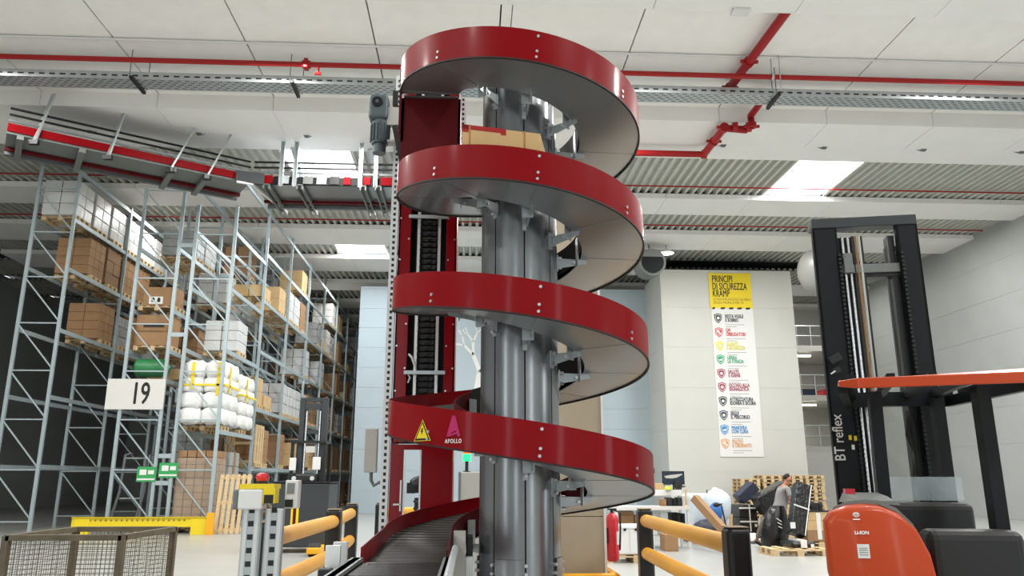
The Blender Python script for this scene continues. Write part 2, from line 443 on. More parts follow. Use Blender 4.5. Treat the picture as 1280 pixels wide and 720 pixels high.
# support arms from the column seams to the track
for t in JOINTS:
    if not (T0 + 5 < t < T1 - 10): continue
    a = R(t); d = Vector((math.cos(a), math.sin(a), 0)); s_ = Vector((-math.sin(a), math.cos(a), 0)); z = zt(t)
    c0 = Vector((SX, SY, z - .3))
    b = MB(); b.mesh8([c0 + d * CR + s_ * .02 + Vector((0, 0, -.05)), c0 + d * CR + s_ * .028 + Vector((0, 0, -.05)), c0 + d * (RI + .06) + s_ * .028 + Vector((0, 0, -.0)), c0 + d * (RI + .06) + s_ * .02 + Vector((0, 0, -.0)),
                       c0 + d * CR + s_ * .02 + Vector((0, 0, .04)), c0 + d * CR + s_ * .028 + Vector((0, 0, .04)), c0 + d * (RI + .06) + s_ * .028 + Vector((0, 0, .035)), c0 + d * (RI + .06) + s_ * .02 + Vector((0, 0, .035))])
    b.bar(c0 + d * (CR - .005) + Vector((0, 0, -.08)), c0 + d * (CR - .005) + Vector((0, 0, .06)), .036, .03, d)
    arm = b.build('support_arm', 'galv', sp)
    b = MB(); q = c0 + d * (RI - .03)
    b.bar(q + Vector((0, 0, -.03)), q + Vector((0, 0, .22)), .09, .008, d)
    b.build('arm_plate', 'galv', arm)
    for z2 in (-.05, .035): q = c0 + d * (CR + .012) + Vector((0, 0, z2)); b = MB(); b.cyl(q, q + d * .03, .014, 8); b.build('bolt', 'bolt', arm)
    q = c0 + d * (RI - .06); b = MB(); b.cyl(q - s_ * .02, q + s_ * .05, .012, 8); b.build('bolt', 'bolt', arm)
# warning sticker and maker's mark on the lowest turn
def on_guard(t, dz, out=.011):
    """frame lying on the outer guard: x along it, y up"""
    q = at(t, RO + out, dz); a = R(t); nrm = Vector((math.cos(a), math.sin(a), 0)); tx = (at(t + .5, RO) - at(t - .5, RO)).normalized(); tx.z = 0; tx.normalize()
    M = Matrix((tx, Vector((0, 0, 1)), nrm)).transposed().to_4x4(); M.translation = q; return M
def flat_poly(b, M, poly, z=0, th=.0012):
    A = [b.bm.verts.new(M @ Vector((x, y, z))) for x, y in poly]; B = [b.bm.verts.new(M @ Vector((x, y, z + th))) for x, y in poly]; n = len(poly)
    b._f(A[::-1]); b._f(B)
    for i in range(n): b._f([A[i], A[(i + 1) % n], B[(i + 1) % n], B[i]])
def tri(h): return [(-h * .58, -h * .5), (h * .58, -h * .5), (0, h * .5)]
M = on_guard(1306, -.17)
b = MB(); flat_poly(b, M, tri(.15), 0); b.m(1); flat_poly(b, M, [(x, y - .003) for x, y in tri(.135)], .0013); b.m(0); flat_poly(b, M, [(x, y - .006) for x, y in tri(.1)], .0026)
b.m(1); flat_poly(b, M, [(-.007, .012), (.009, .016), (.003, -.006), (.012, -.004), (-.006, -.034), (-.003, -.014), (-.012, -.014)], .004)
b.build('warning_sticker', ['yellow', 'text_black'], sp, label='yellow triangular warning sticker on the red guard')
M = on_guard(1321, -.11)
b = MB(); flat_poly(b, M, [(-.055, -.07), (-.012, .07), (.012, .07), (.055, -.07), (.03, -.07), (.02, -.03), (-.016, -.044), (-.024, -.07)], 0)
flat_poly(b, M, [(-.05, -.07), (-.034, -.058), (.03, -.036), (.036, -.05), (-.01, -.066)], .0013)
b.build('logo', 'magenta', sp, label='magenta letter logo on the red guard')
text('lettering', 'APOLLO', .04, on_guard(1321, -.213, .013), 'text_white', sp, sx=.74, bold=.0004, space=1.25)
# black straight-on section plate and cable at the outlet
# ---------------------------------------------------------------- carton riding down the second turn
M = Matrix.Translation((SX, SY, 0)) @ Matrix.Rotation(R(253), 4, 'Z')
zc = zt(360 + 253) - .11
b = MB()
cx = thing('cardboard_box', 'yellowish cardboard box riding on the second turn of the red spiral', 'box', tuple(at(360 + 253, .78, -.11)))
a0 = R(258); d = Vector((math.cos(a0), math.sin(a0), 0)); s_ = Vector((-math.sin(a0), math.cos(a0), 0)); c0 = Vector((SX, SY, zc)) + d * .74
def boxpt(u, v, z): return c0 + s_ * u + d * v + Vector((0, 0, z))
sl = -PITCHZ / (2 * math.pi * .78)
b.mesh8([boxpt(u, v, z + sl * u + .012) for z in (0, .27) for u, v in ((-.3, -.19), (.3, -.19), (.3, .19), (-.3, .19))])
b.build('carton_body', 'carton_face', cx, bevel=.006)
b = MB()
for v in (.1905,):
    b.mesh8([boxpt(u, v + e, z + sl * u + .012) for z in (.235, .2715) for u, e in ((-.302, 0), (.0, 0), (.0, .002), (-.302, .002))])
    b.mesh8([boxpt(u, v + e, z + sl * u + .012) for z in (.21, .2715) for u, e in ((-.302, 0), (-.25, 0), (-.25, .002), (-.302, .002))])
    b.mesh8([boxpt(u, v + e, z + sl * u + .012) for z in (.22, .2715) for u, e in ((.0, 0), (.04, 0), (.04, .002), (.0, .002))])
b.build('red_print', 'red_pipe', cx)
b = MB()
for u in (-.24, .18): b.mesh8([boxpt(u + e, v, z + sl * u + .012) for z in (-.002, .274) for e, v in ((-.006, -.193), (.006, -.193), (.006, .193), (-.006, .193))])
b.build('strap', 'tape', cx)

# ================================================================ VERTICAL LIFT behind the spiral
LX0, LX1, LY0, LY1 = -.76, -.17, 7.55, 8.15
lf = thing('vertical_lift', 'tall red vertical lift tower with a black chain behind the spiral conveyor', 'lift', ((LX0 + LX1) / 2, (LY0 + LY1) / 2, 0))
for xa, xb in ((LX0, LX0 + .125), (LX1 - .105, LX1)):
    b = MB(); b.bx(xa, xb, LY0, LY0 + .03, 1.9, 5.85); b.bx(xa if xa == LX0 else xb - .02, xa + .02 if xa == LX0 else xb, LY0, LY1, 0, 5.85)
    pst = b.build('side_panel', 'red', lf, bevel=.004)
    b = MB()
    for z in [1.95 + .22 * i for i in range(17)]:
        for xx in ((xa + .02,) if z % .44 < .2 else (xb - .02,)): b.cyl((xx, LY0 - .008, z), (xx, LY0 + .01, z), .009, 8)
    b.build('bolts', 'bolt', pst)
xm = (LX0 + LX1) / 2 + .01
b = MB(); b.bx(LX0 + .02, LX1 - .02, LY0 + .3, LY0 + .32, 1.9, 5.85); b.build('back_panel', 'truck_grey', lf)
for xx in (xm - .105, xm + .105):
    b = MB(); b.bx(xx - .014, xx + .014, LY0 + .06, LY0 + .12, 1.9, 5.7); b.build('guide_rail', 'alu', lf)
b = MB(); z = 1.9
while z < 5.6:
    b.bx(xm - .07, xm + .07, LY0 + .1, LY0 + .14, z, z + .045)
    b.bx(xm - .02, xm + .02, LY0 + .07, LY0 + .1, z + .008, z + .037)
    for s in (-1, 1): b.cyl((xm + s * .075, LY0 + .08, z + .022), (xm + s * .095, LY0 + .08, z + .022), .018, 8)
    z += .06
b.build('lifting_chain', 'black', lf)
for z in (2.55, 3.35, 4.15):
    b = MB(); b.bx(LX0 + .1, LX1 - .09, LY0 - .02, LY0 + .01, z, z + .035); b.build('cross_bar', 'galv', lf)
def perforated(name, x0, x1, y0, y1, z0, z1, parent, m='white_panel', slot=.03, pitch=.06):
    b = MB(); b.bx(x0, x1, y0, y1, z0, z1); o = b.build(name, m, parent)
    b = MB(); z = z0 + .03; xc = (x0 + x1) / 2; ww = (x1 - x0) * .17
    while z < z1 - .03: b.bx(xc - ww, xc + ww, y0 - .0015, y0 + .004, z, z + slot); z += pitch
    b.build('slots', 'black', o, kind='stuff'); return o
perforated('perforated_post', LX0 - .085, LX0 - .01, LY0 - .02, LY0 + .05, 0, 5.75, lf)
perforated('perforated_post', LX1 + .0, LX1 + .07, LY1 - .05, LY1, 4.9, 5.8, lf)
# head hood above the second turn
b = MB(); hx0, hx1 = SX - RO - .004, SX - RI + .01
b.bx(hx0 - .02, hx0, SY + .02, LY0, 4.5, 5.16); b.bx(hx0, hx0 + .02, SY + .06, LY0, 4.45, 4.87); b.bx(hx1 - .02, hx1, SY + .06, LY0, 4.45, 4.87)
b.bx(hx0, hx1, SY + .06, SY + .08, 4.28, 4.872); hood = b.build('head_hood', 'red_dark', lf)  # darker red puts the shade under the spiral into the hood's colour
b = MB(); b.bx(hx0 + .02, hx1 - .02, SY + .03, LY0 + .1, 4.875, 4.885); b.build('infeed_plate', 'pan', lf)
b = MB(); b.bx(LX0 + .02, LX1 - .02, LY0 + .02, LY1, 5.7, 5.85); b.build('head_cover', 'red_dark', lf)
# lower door panels with a glazed opening
b = MB(); b.bx(LX0, LX0 + .13, LY0 - .01, LY0 + .02, 0, 1.88); b.bx(LX1 - .3, LX1 + .0, LY0 - .01, LY0 + .02, 0, 1.88); b.bx(LX0 + .13, LX1 - .3, LY0 - .01, LY0 + .02, 1.83, 1.88); b.bx(LX0 + .13, LX1 - .3, LY0 - .01, LY0 + .02, 0, .6)
b.build('door_panel', 'red', lf, bevel=.003)
b = MB()
for xx in (LX0 + .135, LX1 - .305): b.bx(xx - .008, xx + .008, LY0 - .016, LY0 + .0, .6, 1.83)
b.build('door_trim', 'alu', lf)
b = MB(); b.bar((LX0 + .045, LY0 - .04, 1.33), (LX0 + .12, LY0 - .04, 1.33), .014, .014); b.bar((LX0 + .11, LY0 - .04, 1.27), (LX0 + .11, LY0 - .04, 1.55), .014, .014); b.bar((LX0 + .11, LY0 - .04, 1.33), (LX0 + .11, LY0, 1.33), .014, .014)
b.build('door_handle', 'alu', lf)
# junction box with cable gland
b = MB(); b.bx(LX0 - .25, LX0 - .13, LY0 - .01, LY0 + .09, 1.62, 2.03); jb = b.build('junction_box', 'grey_box', lf, bevel=.008)
b = MB(); b.tube([(LX0 - .18, LY0 + .04, 1.62), (LX0 - .18, LY0 + .04, 1.55), (LX0 - .15, LY0 + .03, 1.5), (LX0 - .1, LY0 + .03, 1.53), (LX0 - .06, LY0 + .03, 1.5)], .017, 8); b.build('cable', 'galv_dark', jb)
# white hose loops on the left of the chain
b = MB(); b.tube([(LX0 + .14, LY0 + .02, 2.75), (LX0 + .17, LY0 + .0, 2.72), (LX0 + .21, LY0 + .02, 2.62)], .012, 6); b.tube([(LX0 + .14, LY0 + .02, 2.55), (LX0 + .16, LY0, 2.52), (LX0 + .14, LY0 + .02, 2.47)], .009, 6); b.build('hose', 'white', lf)
# gear motor hung on the left of the head
gx, gy = P(474, 140, Y=LY0 - .1).x, LY0 - .1
b = MB(); zt_, zb_ = P(474, 122, Y=gy).z, P(478, 192, Y=gy).z
b.bx(gx - .1, gx + .1, gy - .1, gy + .1, zt_ - .28, zt_)
gm = b.build('gear_motor', 'motor', lf, bevel=.04, seg=3)
b = MB(); b.cyl((gx + .02, gy, zt_ - .28), (gx + .02, gy, zb_ + .1), .085, 20)
for i in range(14):
    a = 2 * math.pi * i / 14; b.bar((gx + .02 + .09 * math.cos(a), gy + .09 * math.sin(a), zt_ - .32), (gx + .02 + .09 * math.cos(a), gy + .09 * math.sin(a), zb_ + .12), .008, .025, (math.cos(a), math.sin(a), 0))
b.cyl((gx + .02, gy, zb_ + .1), (gx + .02, gy, zb_), .065, 16); b.build('motor_body', 'motor', gm, smooth=40)
b = MB(); b.cyl((gx - .01, gy - .1, zt_ - .1), (gx - .01, gy - .115, zt_ - .1), .055, 20); b.m(1).cyl((gx - .01, gy - .115, zt_ - .1), (gx - .01, gy - .12, zt_ - .1), .018, 12); b.build('end_cap', ['truck_dark', 'motor'], gm)
b = MB(); b.bx(gx + .09, LX0 + .02, gy - .05, gy + .02, zt_ - .33, zt_ - .13); b.bx(gx + .1, LX0, gy - .06, gy + .06, zt_ - .52, zt_ - .5); b.build('motor_bracket', 'grey_box', gm)
b = MB(); b.bx(gx + .14, gx + .19, gy - .05, gy + .02, zt_ - .1, zt_ + .06); b.bar((gx + .17, gy - .05, zt_ - .35), (gx + .26, gy - .05, zt_ - .75), .05, .05); b.build('cable_guide', 'black', gm)

# ================================================================ OUTLET ROLLER CONVEYOR
OY1 = SY - 1.36
rc = thing('roller_conveyor', 'grey roller conveyor leading away from the foot of the red spiral', 'conveyor', (SX - .78, 3.8, 0))
xl, xr = SX - RO - .02, SX - RI + .02
for x in (xl, xr):
    b = MB(); b.bx(x - .02, x + .02, 2.3, OY1, .93, 1.1); b.bx(x - .035, x + .035, 2.3, OY1, 1.08, 1.1); b.build('side_frame', 'galv_dark', rc)
    for y in (2.6, 4.6):
        b = MB(); b.bx(x - .03, x + .03, y - .03, y + .03, .03, .94); b.bx(x - .07, x + .07, y - .07, y + .07, 0, .03); b.build('leg', 'galv_dark', rc)
for i in range(34):
    y = OY1 - .04 - .075 * i
    b = MB(); b.cyl((xl + .02, y, 1.045), (xr - .02, y, 1.045), .03, 14); b.build('roller', 'roller', rc, smooth=40)
b = MB(); b.tube([(xr + .03, OY1 + .25, 1.13), (xr + .03, OY1 + .05, 1.13), (xr + .02, OY1 - .1, 1.1), (xr + .02, 2.6, 1.12)], .022, 10); b.build('guide_tube', 'galv', rc, smooth=40)
for y in (OY1 - .15, OY1 - .4):
    b = MB(); b.bx(xl - .12, xl - .04, y - .02, y + .02, .95, 1.2); b.build('sensor_bracket', 'alu', rc)
b = MB(); b.bx(xl - .12, xl - .05, OY1 - .62, OY1 - .54, .95, 1.1); b.build('drive_box', 'black', rc, bevel=.01)
# drive station beside the column at the outlet
ds = thing('drive_station', 'grey drive housing with a rounded cover between the outlet and the column', 'machine', (SX - .42, SY - .15, 0))
b = MB(); x0, x1 = SX - .5, SX - .365
b.bx(x0, x1, SY - .3, SY + .1, .035, .82); b.build('cabinet', 'truck_trim', ds, bevel=.005)
b = MB(); prof_ = [(SY - .28, .82)] + [(SY - .16 - .12 * math.cos(R(a)), 1.06 + .12 * math.sin(R(a))) for a in range(0, 181, 15)] + [(SY - .04, .82)]
b.prism(prof_, 'x', x0 - .01, x0 + .08); b.build('round_cover', 'grey_box', ds)
b = MB(); b.bx(x0 + .08, x1, SY - .26, SY + .08, .84, 1.0); b.build('white_box', 'white_panel', ds, bevel=.006)
b = MB(); b.bx(x0 + .085, x1, SY - .2, SY + .06, 1.0, 1.14); b.build('bearing_block', 'black', ds, bevel=.01)
# ================================================================ BARRIERS
def barrier(label, posts, rails, rr=.082, pr=.1):
    """posts: (x, y) list; rails join the listed pairs at two heights"""
    t = thing('safety_barrier', label, 'barrier', (posts[0][0], posts[0][1], 0), 'yellow and black safety barriers')
    for x, y in posts:
        b = MB(); b.bx(x - pr, x + pr, y - pr, y + pr, 0, 1.17); pst = b.build('post', 'post_black', t, bevel=.045, seg=4)
        b = MB(); b.bx(x - pr + .012, x + pr - .012, y - pr + .012, y + pr - .012, 1.168, 1.178); b.build('post_cap', 'wood_grey', pst, bevel=.004)
        b = MB(); b.bx(x - pr - .04, x + pr + .04, y - pr - .04, y + pr + .04, 0, .015); b.build('foot_plate', 'post_black', pst)
    for (x0, y0), (x1, y1) in rails:
        for z in (1.02, .6):
            b = MB(); b.cyl((x0, y0, z), (x1, y1, z), rr, 24); b.build('rail', 'yellow_rail', t, smooth=40)
    return t
barrier('yellow rail barrier with black posts left of the roller conveyor', [(-1.85, 7.6), (-1.8, 10.8), (-1.95, 13.4)], [((-1.85, 7.7), (-1.8, 10.71)), ((-1.8, 10.89), (-1.95, 13.31))])
barrier('yellow rail barrier crossing behind the red lift tower', [(-1.5, 13.75), (.35, 13.75)], [((-1.41, 13.75), (.26, 13.75))])
barrier('yellow rail barrier with black posts beside the orange reach truck', [(2.36, 10.8), (2.2, 6.6)], [((2.36, 10.7), (2.2, 6.7))])

# ================================================================ SENSOR POSTS with labelled heads, front left
sg = thing('sensor_stand', 'pair of galvanised perforated posts with a yellow labelled head', 'stand', (-1.440, 5.65, 0))
for i, (xc, yc) in enumerate(((-1.460, 5.5), (-1.325, 5.56))):
    b = MB(); b.bx(xc - .06, xc + .06, yc - .03, yc + .03, .01, 1.36); pst = b.build('post', 'galv', sg, bevel=.004)
    b = MB()
    for s in (-1, 1): b.bx(xc + s * .036 - .012, xc + s * .036 + .012, yc - .034, yc - .028, .02, 1.36)
    b.build('post_lip', 'alu', pst)
    b = MB(); z = .06
    while z < 1.34: b.bx(xc - .018, xc + .018, yc - .0325, yc - .029, z, z + .035); z += .085
    b.build('slots', 'black', pst, kind='stuff')
    b = MB(); b.bx(xc - .09, xc + .09, yc - .09, yc + .09, 0, .01); b.build('foot_plate', 'galv_dark', pst)
b = MB(); b.bx(-1.540, -1.380, 5.4, 5.55, 1.36, 1.49); b.build('head_cover', 'white', sg, bevel=.012)
b = MB(); b.bx(-1.580, -1.540, 5.42, 5.56, 1.36, 1.49); b.build('head_side', 'truck_trim', sg, bevel=.01)
b = MB(); b.bx(-1.540, -1.310, 5.42, 5.6, 1.493, 1.525); yl = b.build('yellow_plate', 'yellow', sg)
b = MB(); b.bx(-1.380, -1.300, 5.41, 5.52, 1.4, 1.5); b.build('yellow_label', 'yellow', yl)
b = MB(); b.bx(-1.370, -1.310, 5.405, 5.411, 1.4, 1.455); b.build('label_print', 'text_black', yl)
b = MB(); b.bx(-1.280, -1.190, 5.6, 5.7, 1.36, 1.55); b.build('white_label_box', 'white', sg, bevel=.008)
b = MB(); b.bx(-1.265, -1.215, 5.594, 5.601, 1.46, 1.53); b.m(1).bx(-1.275, -1.220, 5.59, 5.602, 1.37, 1.42); b.build('label_print', ['text_grey', 'text_black'], sg)
b = MB(); b.lathe([(0, 1.6), (.025, 1.597), (.042, 1.585), (.046, 1.568), (.038, 1.552), (.034, 1.54), (0, 1.54)], (-1.440, 5.6, 0), 24); b.build('stop_button', 'red_dome', sg, smooth=50)
b = MB(); b.cyl((-1.440, 5.6, 1.52), (-1.440, 5.6, 1.545), .036, 20); b.build('button_base', 'black', sg)

# ================================================================ WIRE MESH BOX, bottom left corner
wb = thing('mesh_box', 'rusty brown wire mesh pallet box in the near left corner', 'crate', (-4.35, 9.7, 0))
x0, x1, y0, y1 = -4.95, -3.74, 8.95, 10.45
for x in (x0, x1):
    for y in (y0, y1):
        b = MB(); b.bx(x - .035, x + .035, y - .035, y + .035, 0, .97); b.build('corner_post', 'mesh_wood', wb)
b = MB(); b.bx(x0, x1, y0, y1, .14, .18); b.bx(x0, x1, y0, y0 + .06, .1, .2); b.bx(x0, x1, y1 - .06, y1, .1, .2); b.build('bottom', 'mesh_wood', wb)
for p, q in (((x0, y0), (x1, y0)), ((x1, y0), (x1, y1)), ((x1, y1), (x0, y1)), ((x0, y1), (x0, y0))):
    b = MB(); b.bar((*p, .95), (*q, .95), .07, .06); b.build('top_rim', 'mesh_wood', wb)
    b = MB(); L = (Vector(q) - Vector(p)).length; n = int(L / .05)
    for i in range(1, n):
        v = Vector(p).lerp(Vector(q), i / n); b.cyl((v.x, v.y, .18), (v.x, v.y, .95), .003, 5)
    for i in range(1, 15):
        b.cyl((*p, .18 + .05 * i), (*q, .18 + .05 * i), .003, 5)
    b.build('wire_mesh', 'mesh_wood', wb)
b = MB(); b.bx(x0 + .05, x1 - .05, y0 + .05, y1 - .05, .18, .32); b.build('lining_board', 'wood', wb)

# ================================================================ PALLETS AND LOADS (one of each kind, then copies)
def pallet_mesh(L=.8, W=1.2):
    """euro pallet, long side along Y"""
    b = MB()
    for i in range(5): x = -L / 2 + (L - .12) * i / 4; b.bx(x, x + .12, -W / 2, W / 2, .122, .144)
    for y in (-W / 2, -.0725, W / 2 - .145): b.bx(-L / 2, L / 2, y, y + .145, .1, .122)
    for x in (-L / 2, -.07, L / 2 - .14):
        for y in (-W / 2, -.0725, W / 2 - .145): b.bx(x, x + .14, y, y + .145, .022, .1)
        b.bx(x, x + .14, -W / 2, W / 2, 0, .022)
    return b
def proto(name, b, m, **k):
    o = b.build(name, m, None, local=True, **k); COL.objects.unlink(o); return o
PAL = proto('pallet', pallet_mesh(), 'wood')
PALX = proto('pallet', pallet_mesh(1.2, .8), 'wood')          # turned a quarter
def stack_mesh(nx, ny, nz, sx, sy, sz, gap=.008, jit=0, seed=1):
    b = MB(); rd = random.Random(seed)
    for k in range(nz):
        for i in range(nx):
            for j in range(ny):
                o = (rd.random() - .5) * jit
                x, y = -sx / 2 + sx * i / nx, -sy / 2 + sy * j / ny
                b.bx(x + gap / 2 + o, x + sx / nx - gap / 2 + o, y + gap / 2, y + sy / ny - gap / 2, sz * k / nz, sz * (k + 1) / nz - gap / 2)
    return b
LOADS = {
    'brown': (proto('carton_stack', stack_mesh(2, 3, 4, 1.1, 1.12, 1.25, .012), 'carton', bevel=.01), 'brown carton stack'),
    'tan': (proto('carton_stack', stack_mesh(1, 2, 2, 1.05, 1.1, 1.0, .015), 'carton_light', bevel=.01), 'tan box pair'),
    'dark': (proto('carton_stack', stack_mesh(2, 2, 3, 1.1, 1.1, 1.3, .02, .03), 'carton_dark', bevel=.01), 'dark brown carton stack'),
    'white': (proto('wrapped_load', stack_mesh(2, 2, 3, 1.1, 1.12, 1.2, .01, .02), 'wrap_white', bevel=.03), 'white wrapped load'),
    'grey': (proto('wrapped_load', stack_mesh(2, 3, 3, 1.08, 1.1, 1.1, .012, .03), 'wrap_grey', bevel=.03), 'grey wrapped load'),
    'low': (proto('carton_stack', stack_mesh(2, 2, 1, 1.1, 1.1, .45, .02), 'carton_light', bevel=.01), 'low tan carton layer'),
}
def place(p, name, loc, label, cat, group=None, rz=0):
    c = p.copy(); c.name = name; COL.objects.link(c); c.location = loc; c.rotation_euler = (0, 0, rz); return tag(c, label, cat, group)

# ================================================================ PALLET RACKS
ORD = ['first', 'second', 'third', 'fourth', 'fifth', 'sixth', 'seventh', 'eighth']
def rack_frame(parent, xa, xb, y, h):
    """two uprights and their zigzag bracing, standing across the hall"""
    for x in (xa, xb):
        b = MB(); s = .05
        b.bx(x - s, x + s, y - .035, y - .029, 0, h); b.bx(x - s, x - s + .006, y - .03, y + .035, 0, h); b.bx(x + s - .006, x + s, y - .03, y + .035, 0, h)
        b.bx(x - s - .02, x + s + .02, y - .06, y + .06, 0, .012)
        b.build('upright', 'rack_steel', parent)
    b = MB(); z = .35; s = 1 if xb > xa else -1
    while z + 1.5 < h:
        b.bar((xa, y, z), (xb, y, z), .03, .04); b.bar((max(xa, xb), y + .012, z + .04), (min(xa, xb), y + .012, z + 1.46), .03, .04); z += 1.5
    b.bar((xa, y, z), (xb, y, z), .03, .04)
    b.build('frame_brace', 'rack_steel', parent)
YB = [24.6 + 3.9 * k for k in range(9)]
LV0, LV = [3.07, 5.6, 7.6, 9.5], [2.0, 4.1, 6.2, 8.1, 9.9]
def rack(name, label, xa, xb, nb, lv0, lv, tops, every=1):
    t = thing(name, label, 'rack', ((xa + xb) / 2, YB[0], 0), 'galvanised pallet racks on the left')
    for k in range(nb + 1): rack_frame(t, xa, xb, YB[k], tops[min(k, len(tops) - 1)])
    for k in range(nb):
        for z in (lv0 if k == 0 else lv) + [11.5]:
            for x in (xa, xb):
                if z == 11.5 and x != max(xa, xb): continue
                b = MB(); b.bx(x - .025, x + .025, YB[k] + .04, YB[k + 1] - .04, z - .13, z)
                b.build('beam', 'rack_steel', t)
    return t
rk1 = rack('pallet_rack', 'galvanised pallet rack facing the aisle beside the blue wall', -7.8, -9.05, 8, LV0, LV, [10.35, 11.7, 11.7, 11.7, 12.3])
rk2 = rack('pallet_rack', 'galvanised pallet rack back to back behind the aisle rack', -9.55, -10.8, 7, [4.62, 5.55, 6.85, 8.9], [2.0, 4.1, 6.2, 8.1, 9.9], [10.9, 11.7])
rk3 = rack('pallet_rack', 'galvanised pallet rack farthest left with white boxes high up', -13.0, -14.25, 5, [2.0, 4.1, 6.2, 8.2, 9.85], [2.0, 4.1, 6.2, 8.2, 9.85], [11.6])
for k in range(6):
    for z in (2.2, 5.95, 8.9, 1.4): b = MB(); b.bx(-9.495, -9.105, YB[k] - .03, YB[k] + .03, z, z + .13); b.build('row_spacer', 'rack_steel', rk1)
# loads on the aisle rack
rd = random.Random(11)
def load(kind, x, y, z, where, rz=0, pal=True, sc=1):
    p, nm = LOADS[kind]
    if pal: place(PALX, 'pallet', (x, y, z + .003), 'wooden pallet under the %s, %s' % (nm, where), 'pallet', 'pallets in the racks')
    o = place(p, p.name, (x, y, z + .15), '%s, %s' % (nm, where), 'load', 'pallet loads in the racks', rz)
    if sc != 1: o.scale = (1, 1, sc)
    return o
PW = ['near', 'middle', 'far']
for k in range(1, 8):
    for li, z in enumerate([0.02] + LV):
        room = ([0.02] + LV + [11.6])[li + 1] - z - .3
        for j in range(3):
            q = rd.random()
            if li == 0 and k < 2 or (k, li, j) == (1, 1, 0): continue
            if q < (.28 if li < 3 else .7 if k < 4 else .45): continue
            kind = rd.choice(['brown', 'dark', 'dark', 'tan', 'brown', 'grey', 'low'] if li < 3 else ['white', 'grey', 'white', 'tan', 'brown', 'low'])
            if k == 2 and li == 2: kind = 'white'
            if k == 3 and li == 2: kind = 'white' if j == 0 else 'dark'
            load(kind, -8.4, YB[k] + .68 + 1.27 * j, z, '%s level, %s bay, %s place, aisle rack' % (['floor', 'first', 'second', 'third', 'fourth', 'fifth'][li], ORD[k], PW[j]), sc=min(1, room / 1.45))
for li, z in ((1, 5.6), (2, 7.6), (3, 9.5)):
    for j in range(3):
        if (li, j) not in ((1, 1),): continue
        load(['low', 'tan', 'white'][(li + j) % 3], -8.4, YB[0] + .68 + 1.27 * j, z, '%s level, first bay, %s place, aisle rack' % (ORD[li], PW[j]), sc=.85)
# row two loads seen through its end frame
for z, kind, j, word in ((8.9, 'grey', 1, 'fourth'), (8.9, 'white', 2, 'fourth'), (5.55, 'dark', 2, 'second'), (4.62, 'low', 1, 'first')):
    load(kind, -10.15, YB[0] + .68 + 1.27 * j, z, '%s level, end bay, %s place, rear rack' % (word, PW[j]), sc=.8)
for k in range(1, 5):
    for li, z in enumerate(LV):
        for j in range(3):
            if rd.random() < .6: continue
            load(rd.choice(['white', 'grey', 'brown', 'dark', 'low']), -10.15, YB[k] + .68 + 1.27 * j, z, '%s level, %s bay, %s place, rear rack' % (ORD[li], ORD[k], PW[j]))
for k in range(0, 5):
    for li, z in ((4, 9.85), (3, 8.2), (2, 6.2)):
        for j in range(3):
            if li != 4 and rd.random() < .5: continue
            load('white' if li == 4 else rd.choice(['brown', 'dark', 'grey']), -13.6, YB[k] + .68 + 1.27 * j, z, '%s level, %s bay, %s place, farthest rack' % (ORD[li], ORD[k], PW[j]))
# named loads at the rack end
place(PALX, 'pallet', (-10.15, 25.25, 6.85 + .003), 'wooden pallet under the printed carton at the rack end', 'pallet')
cb = thing('carton', 'brown carton with a white printed label at the rack end', 'box', (-10.15, 25.25, 6.996))
b = MB(); b.bx(-10.62, -9.6, 24.86, 25.6, 7.0, 7.62); b.build('carton_body', 'carton', cb, bevel=.012)
b = MB(); b.bx(-10.42, -9.98, 24.845, 24.849, 7.06, 7.3); b.build('white_label', 'white', cb)
b = MB()
for x in (-10.34, -10.16): b.prism([(x, 7.12), (x + .1, 7.12), (x + .1, 7.24), (x + .05, 7.28), (x, 7.24)], 'y', 24.842, 24.846)
b.build('label_print', 'text_black', cb)
place(PALX, 'pallet', (-10.15, 25.25, 5.55 + .003), 'wooden pallet under the large plain carton at the rack end', 'pallet')
cb = thing('carton', 'large brown carton with a dark slot at the rack end', 'box', (-10.15, 25.25, 5.696))
b = MB(); b.bx(-10.75, -9.62, 24.86, 25.6, 5.7, 6.7); b.build('carton_body', 'carton', cb, bevel=.012)
b = MB(); b.bx(-10.5, -9.85, 24.845, 24.85, 6.3, 6.38); b.build('dark_strip', 'text_black', cb)
b = MB(); b.tube([(-10.75, 25.2, 4.95), (-10.6, 25.15, 5.02), (-9.9, 25.1, 5.02), (-9.66, 25.15, 4.93)], [.14, .3, .3, .16], 16)
tag(b.build('green_drum', 'green', None, smooth=40), 'green lying drum on the rack shelf above the number sign', 'drum')
sgn = thing('aisle_sign', 'pale grey aisle sign reading 19 on the rack end', 'sign', (-10.4, 24.5, 3.68))
b = MB(); b.bx(-11.25, -9.5, 24.534, 24.5635, 3.66, 4.6); b.build('sign_board', 'grey_light', sgn)
text('sign_number', '19', .95, facing((-10.22, 24.532, 4.12)), 'text_black', sgn, sx=.62, bold=.012)
# stacked cartons in clear wrap at the rack foot
load_w = thing('wrapped_cartons', 'tall stack of brown cartons in clear wrap at the rack foot', 'load', (-8.42, 25.35, .146))
b = stack_mesh(4, 4, 11, 1.12, 1.15, 2.3, .028); 
for v in b.bm.verts: v.co += Vector((-8.42, 25.35, .148))
b.build('cartons', 'carton', load_w)
b = MB(); b.bx(-9.0, -7.85, 24.76, 25.94, .17, 2.2); b.build('clear_wrap', 'film', load_w, bevel=.03)
place(PALX, 'pallet', (-8.42, 25.35, 0), 'wooden pallet under the tall clear wrapped cartons', 'pallet')
lw = thing('wrapped_load', 'clear wrapped load with a dark vertical strap behind the leaning wood', 'load', (-8.42, 26.9, .146))
b = stack_mesh(2, 2, 5, 1.1, 1.1, 2.3, .01, .02)
for v in b.bm.verts: v.co += Vector((-8.42, 26.9, .148))
b.build('cartons', 'wrap_grey', lw, bevel=.03)
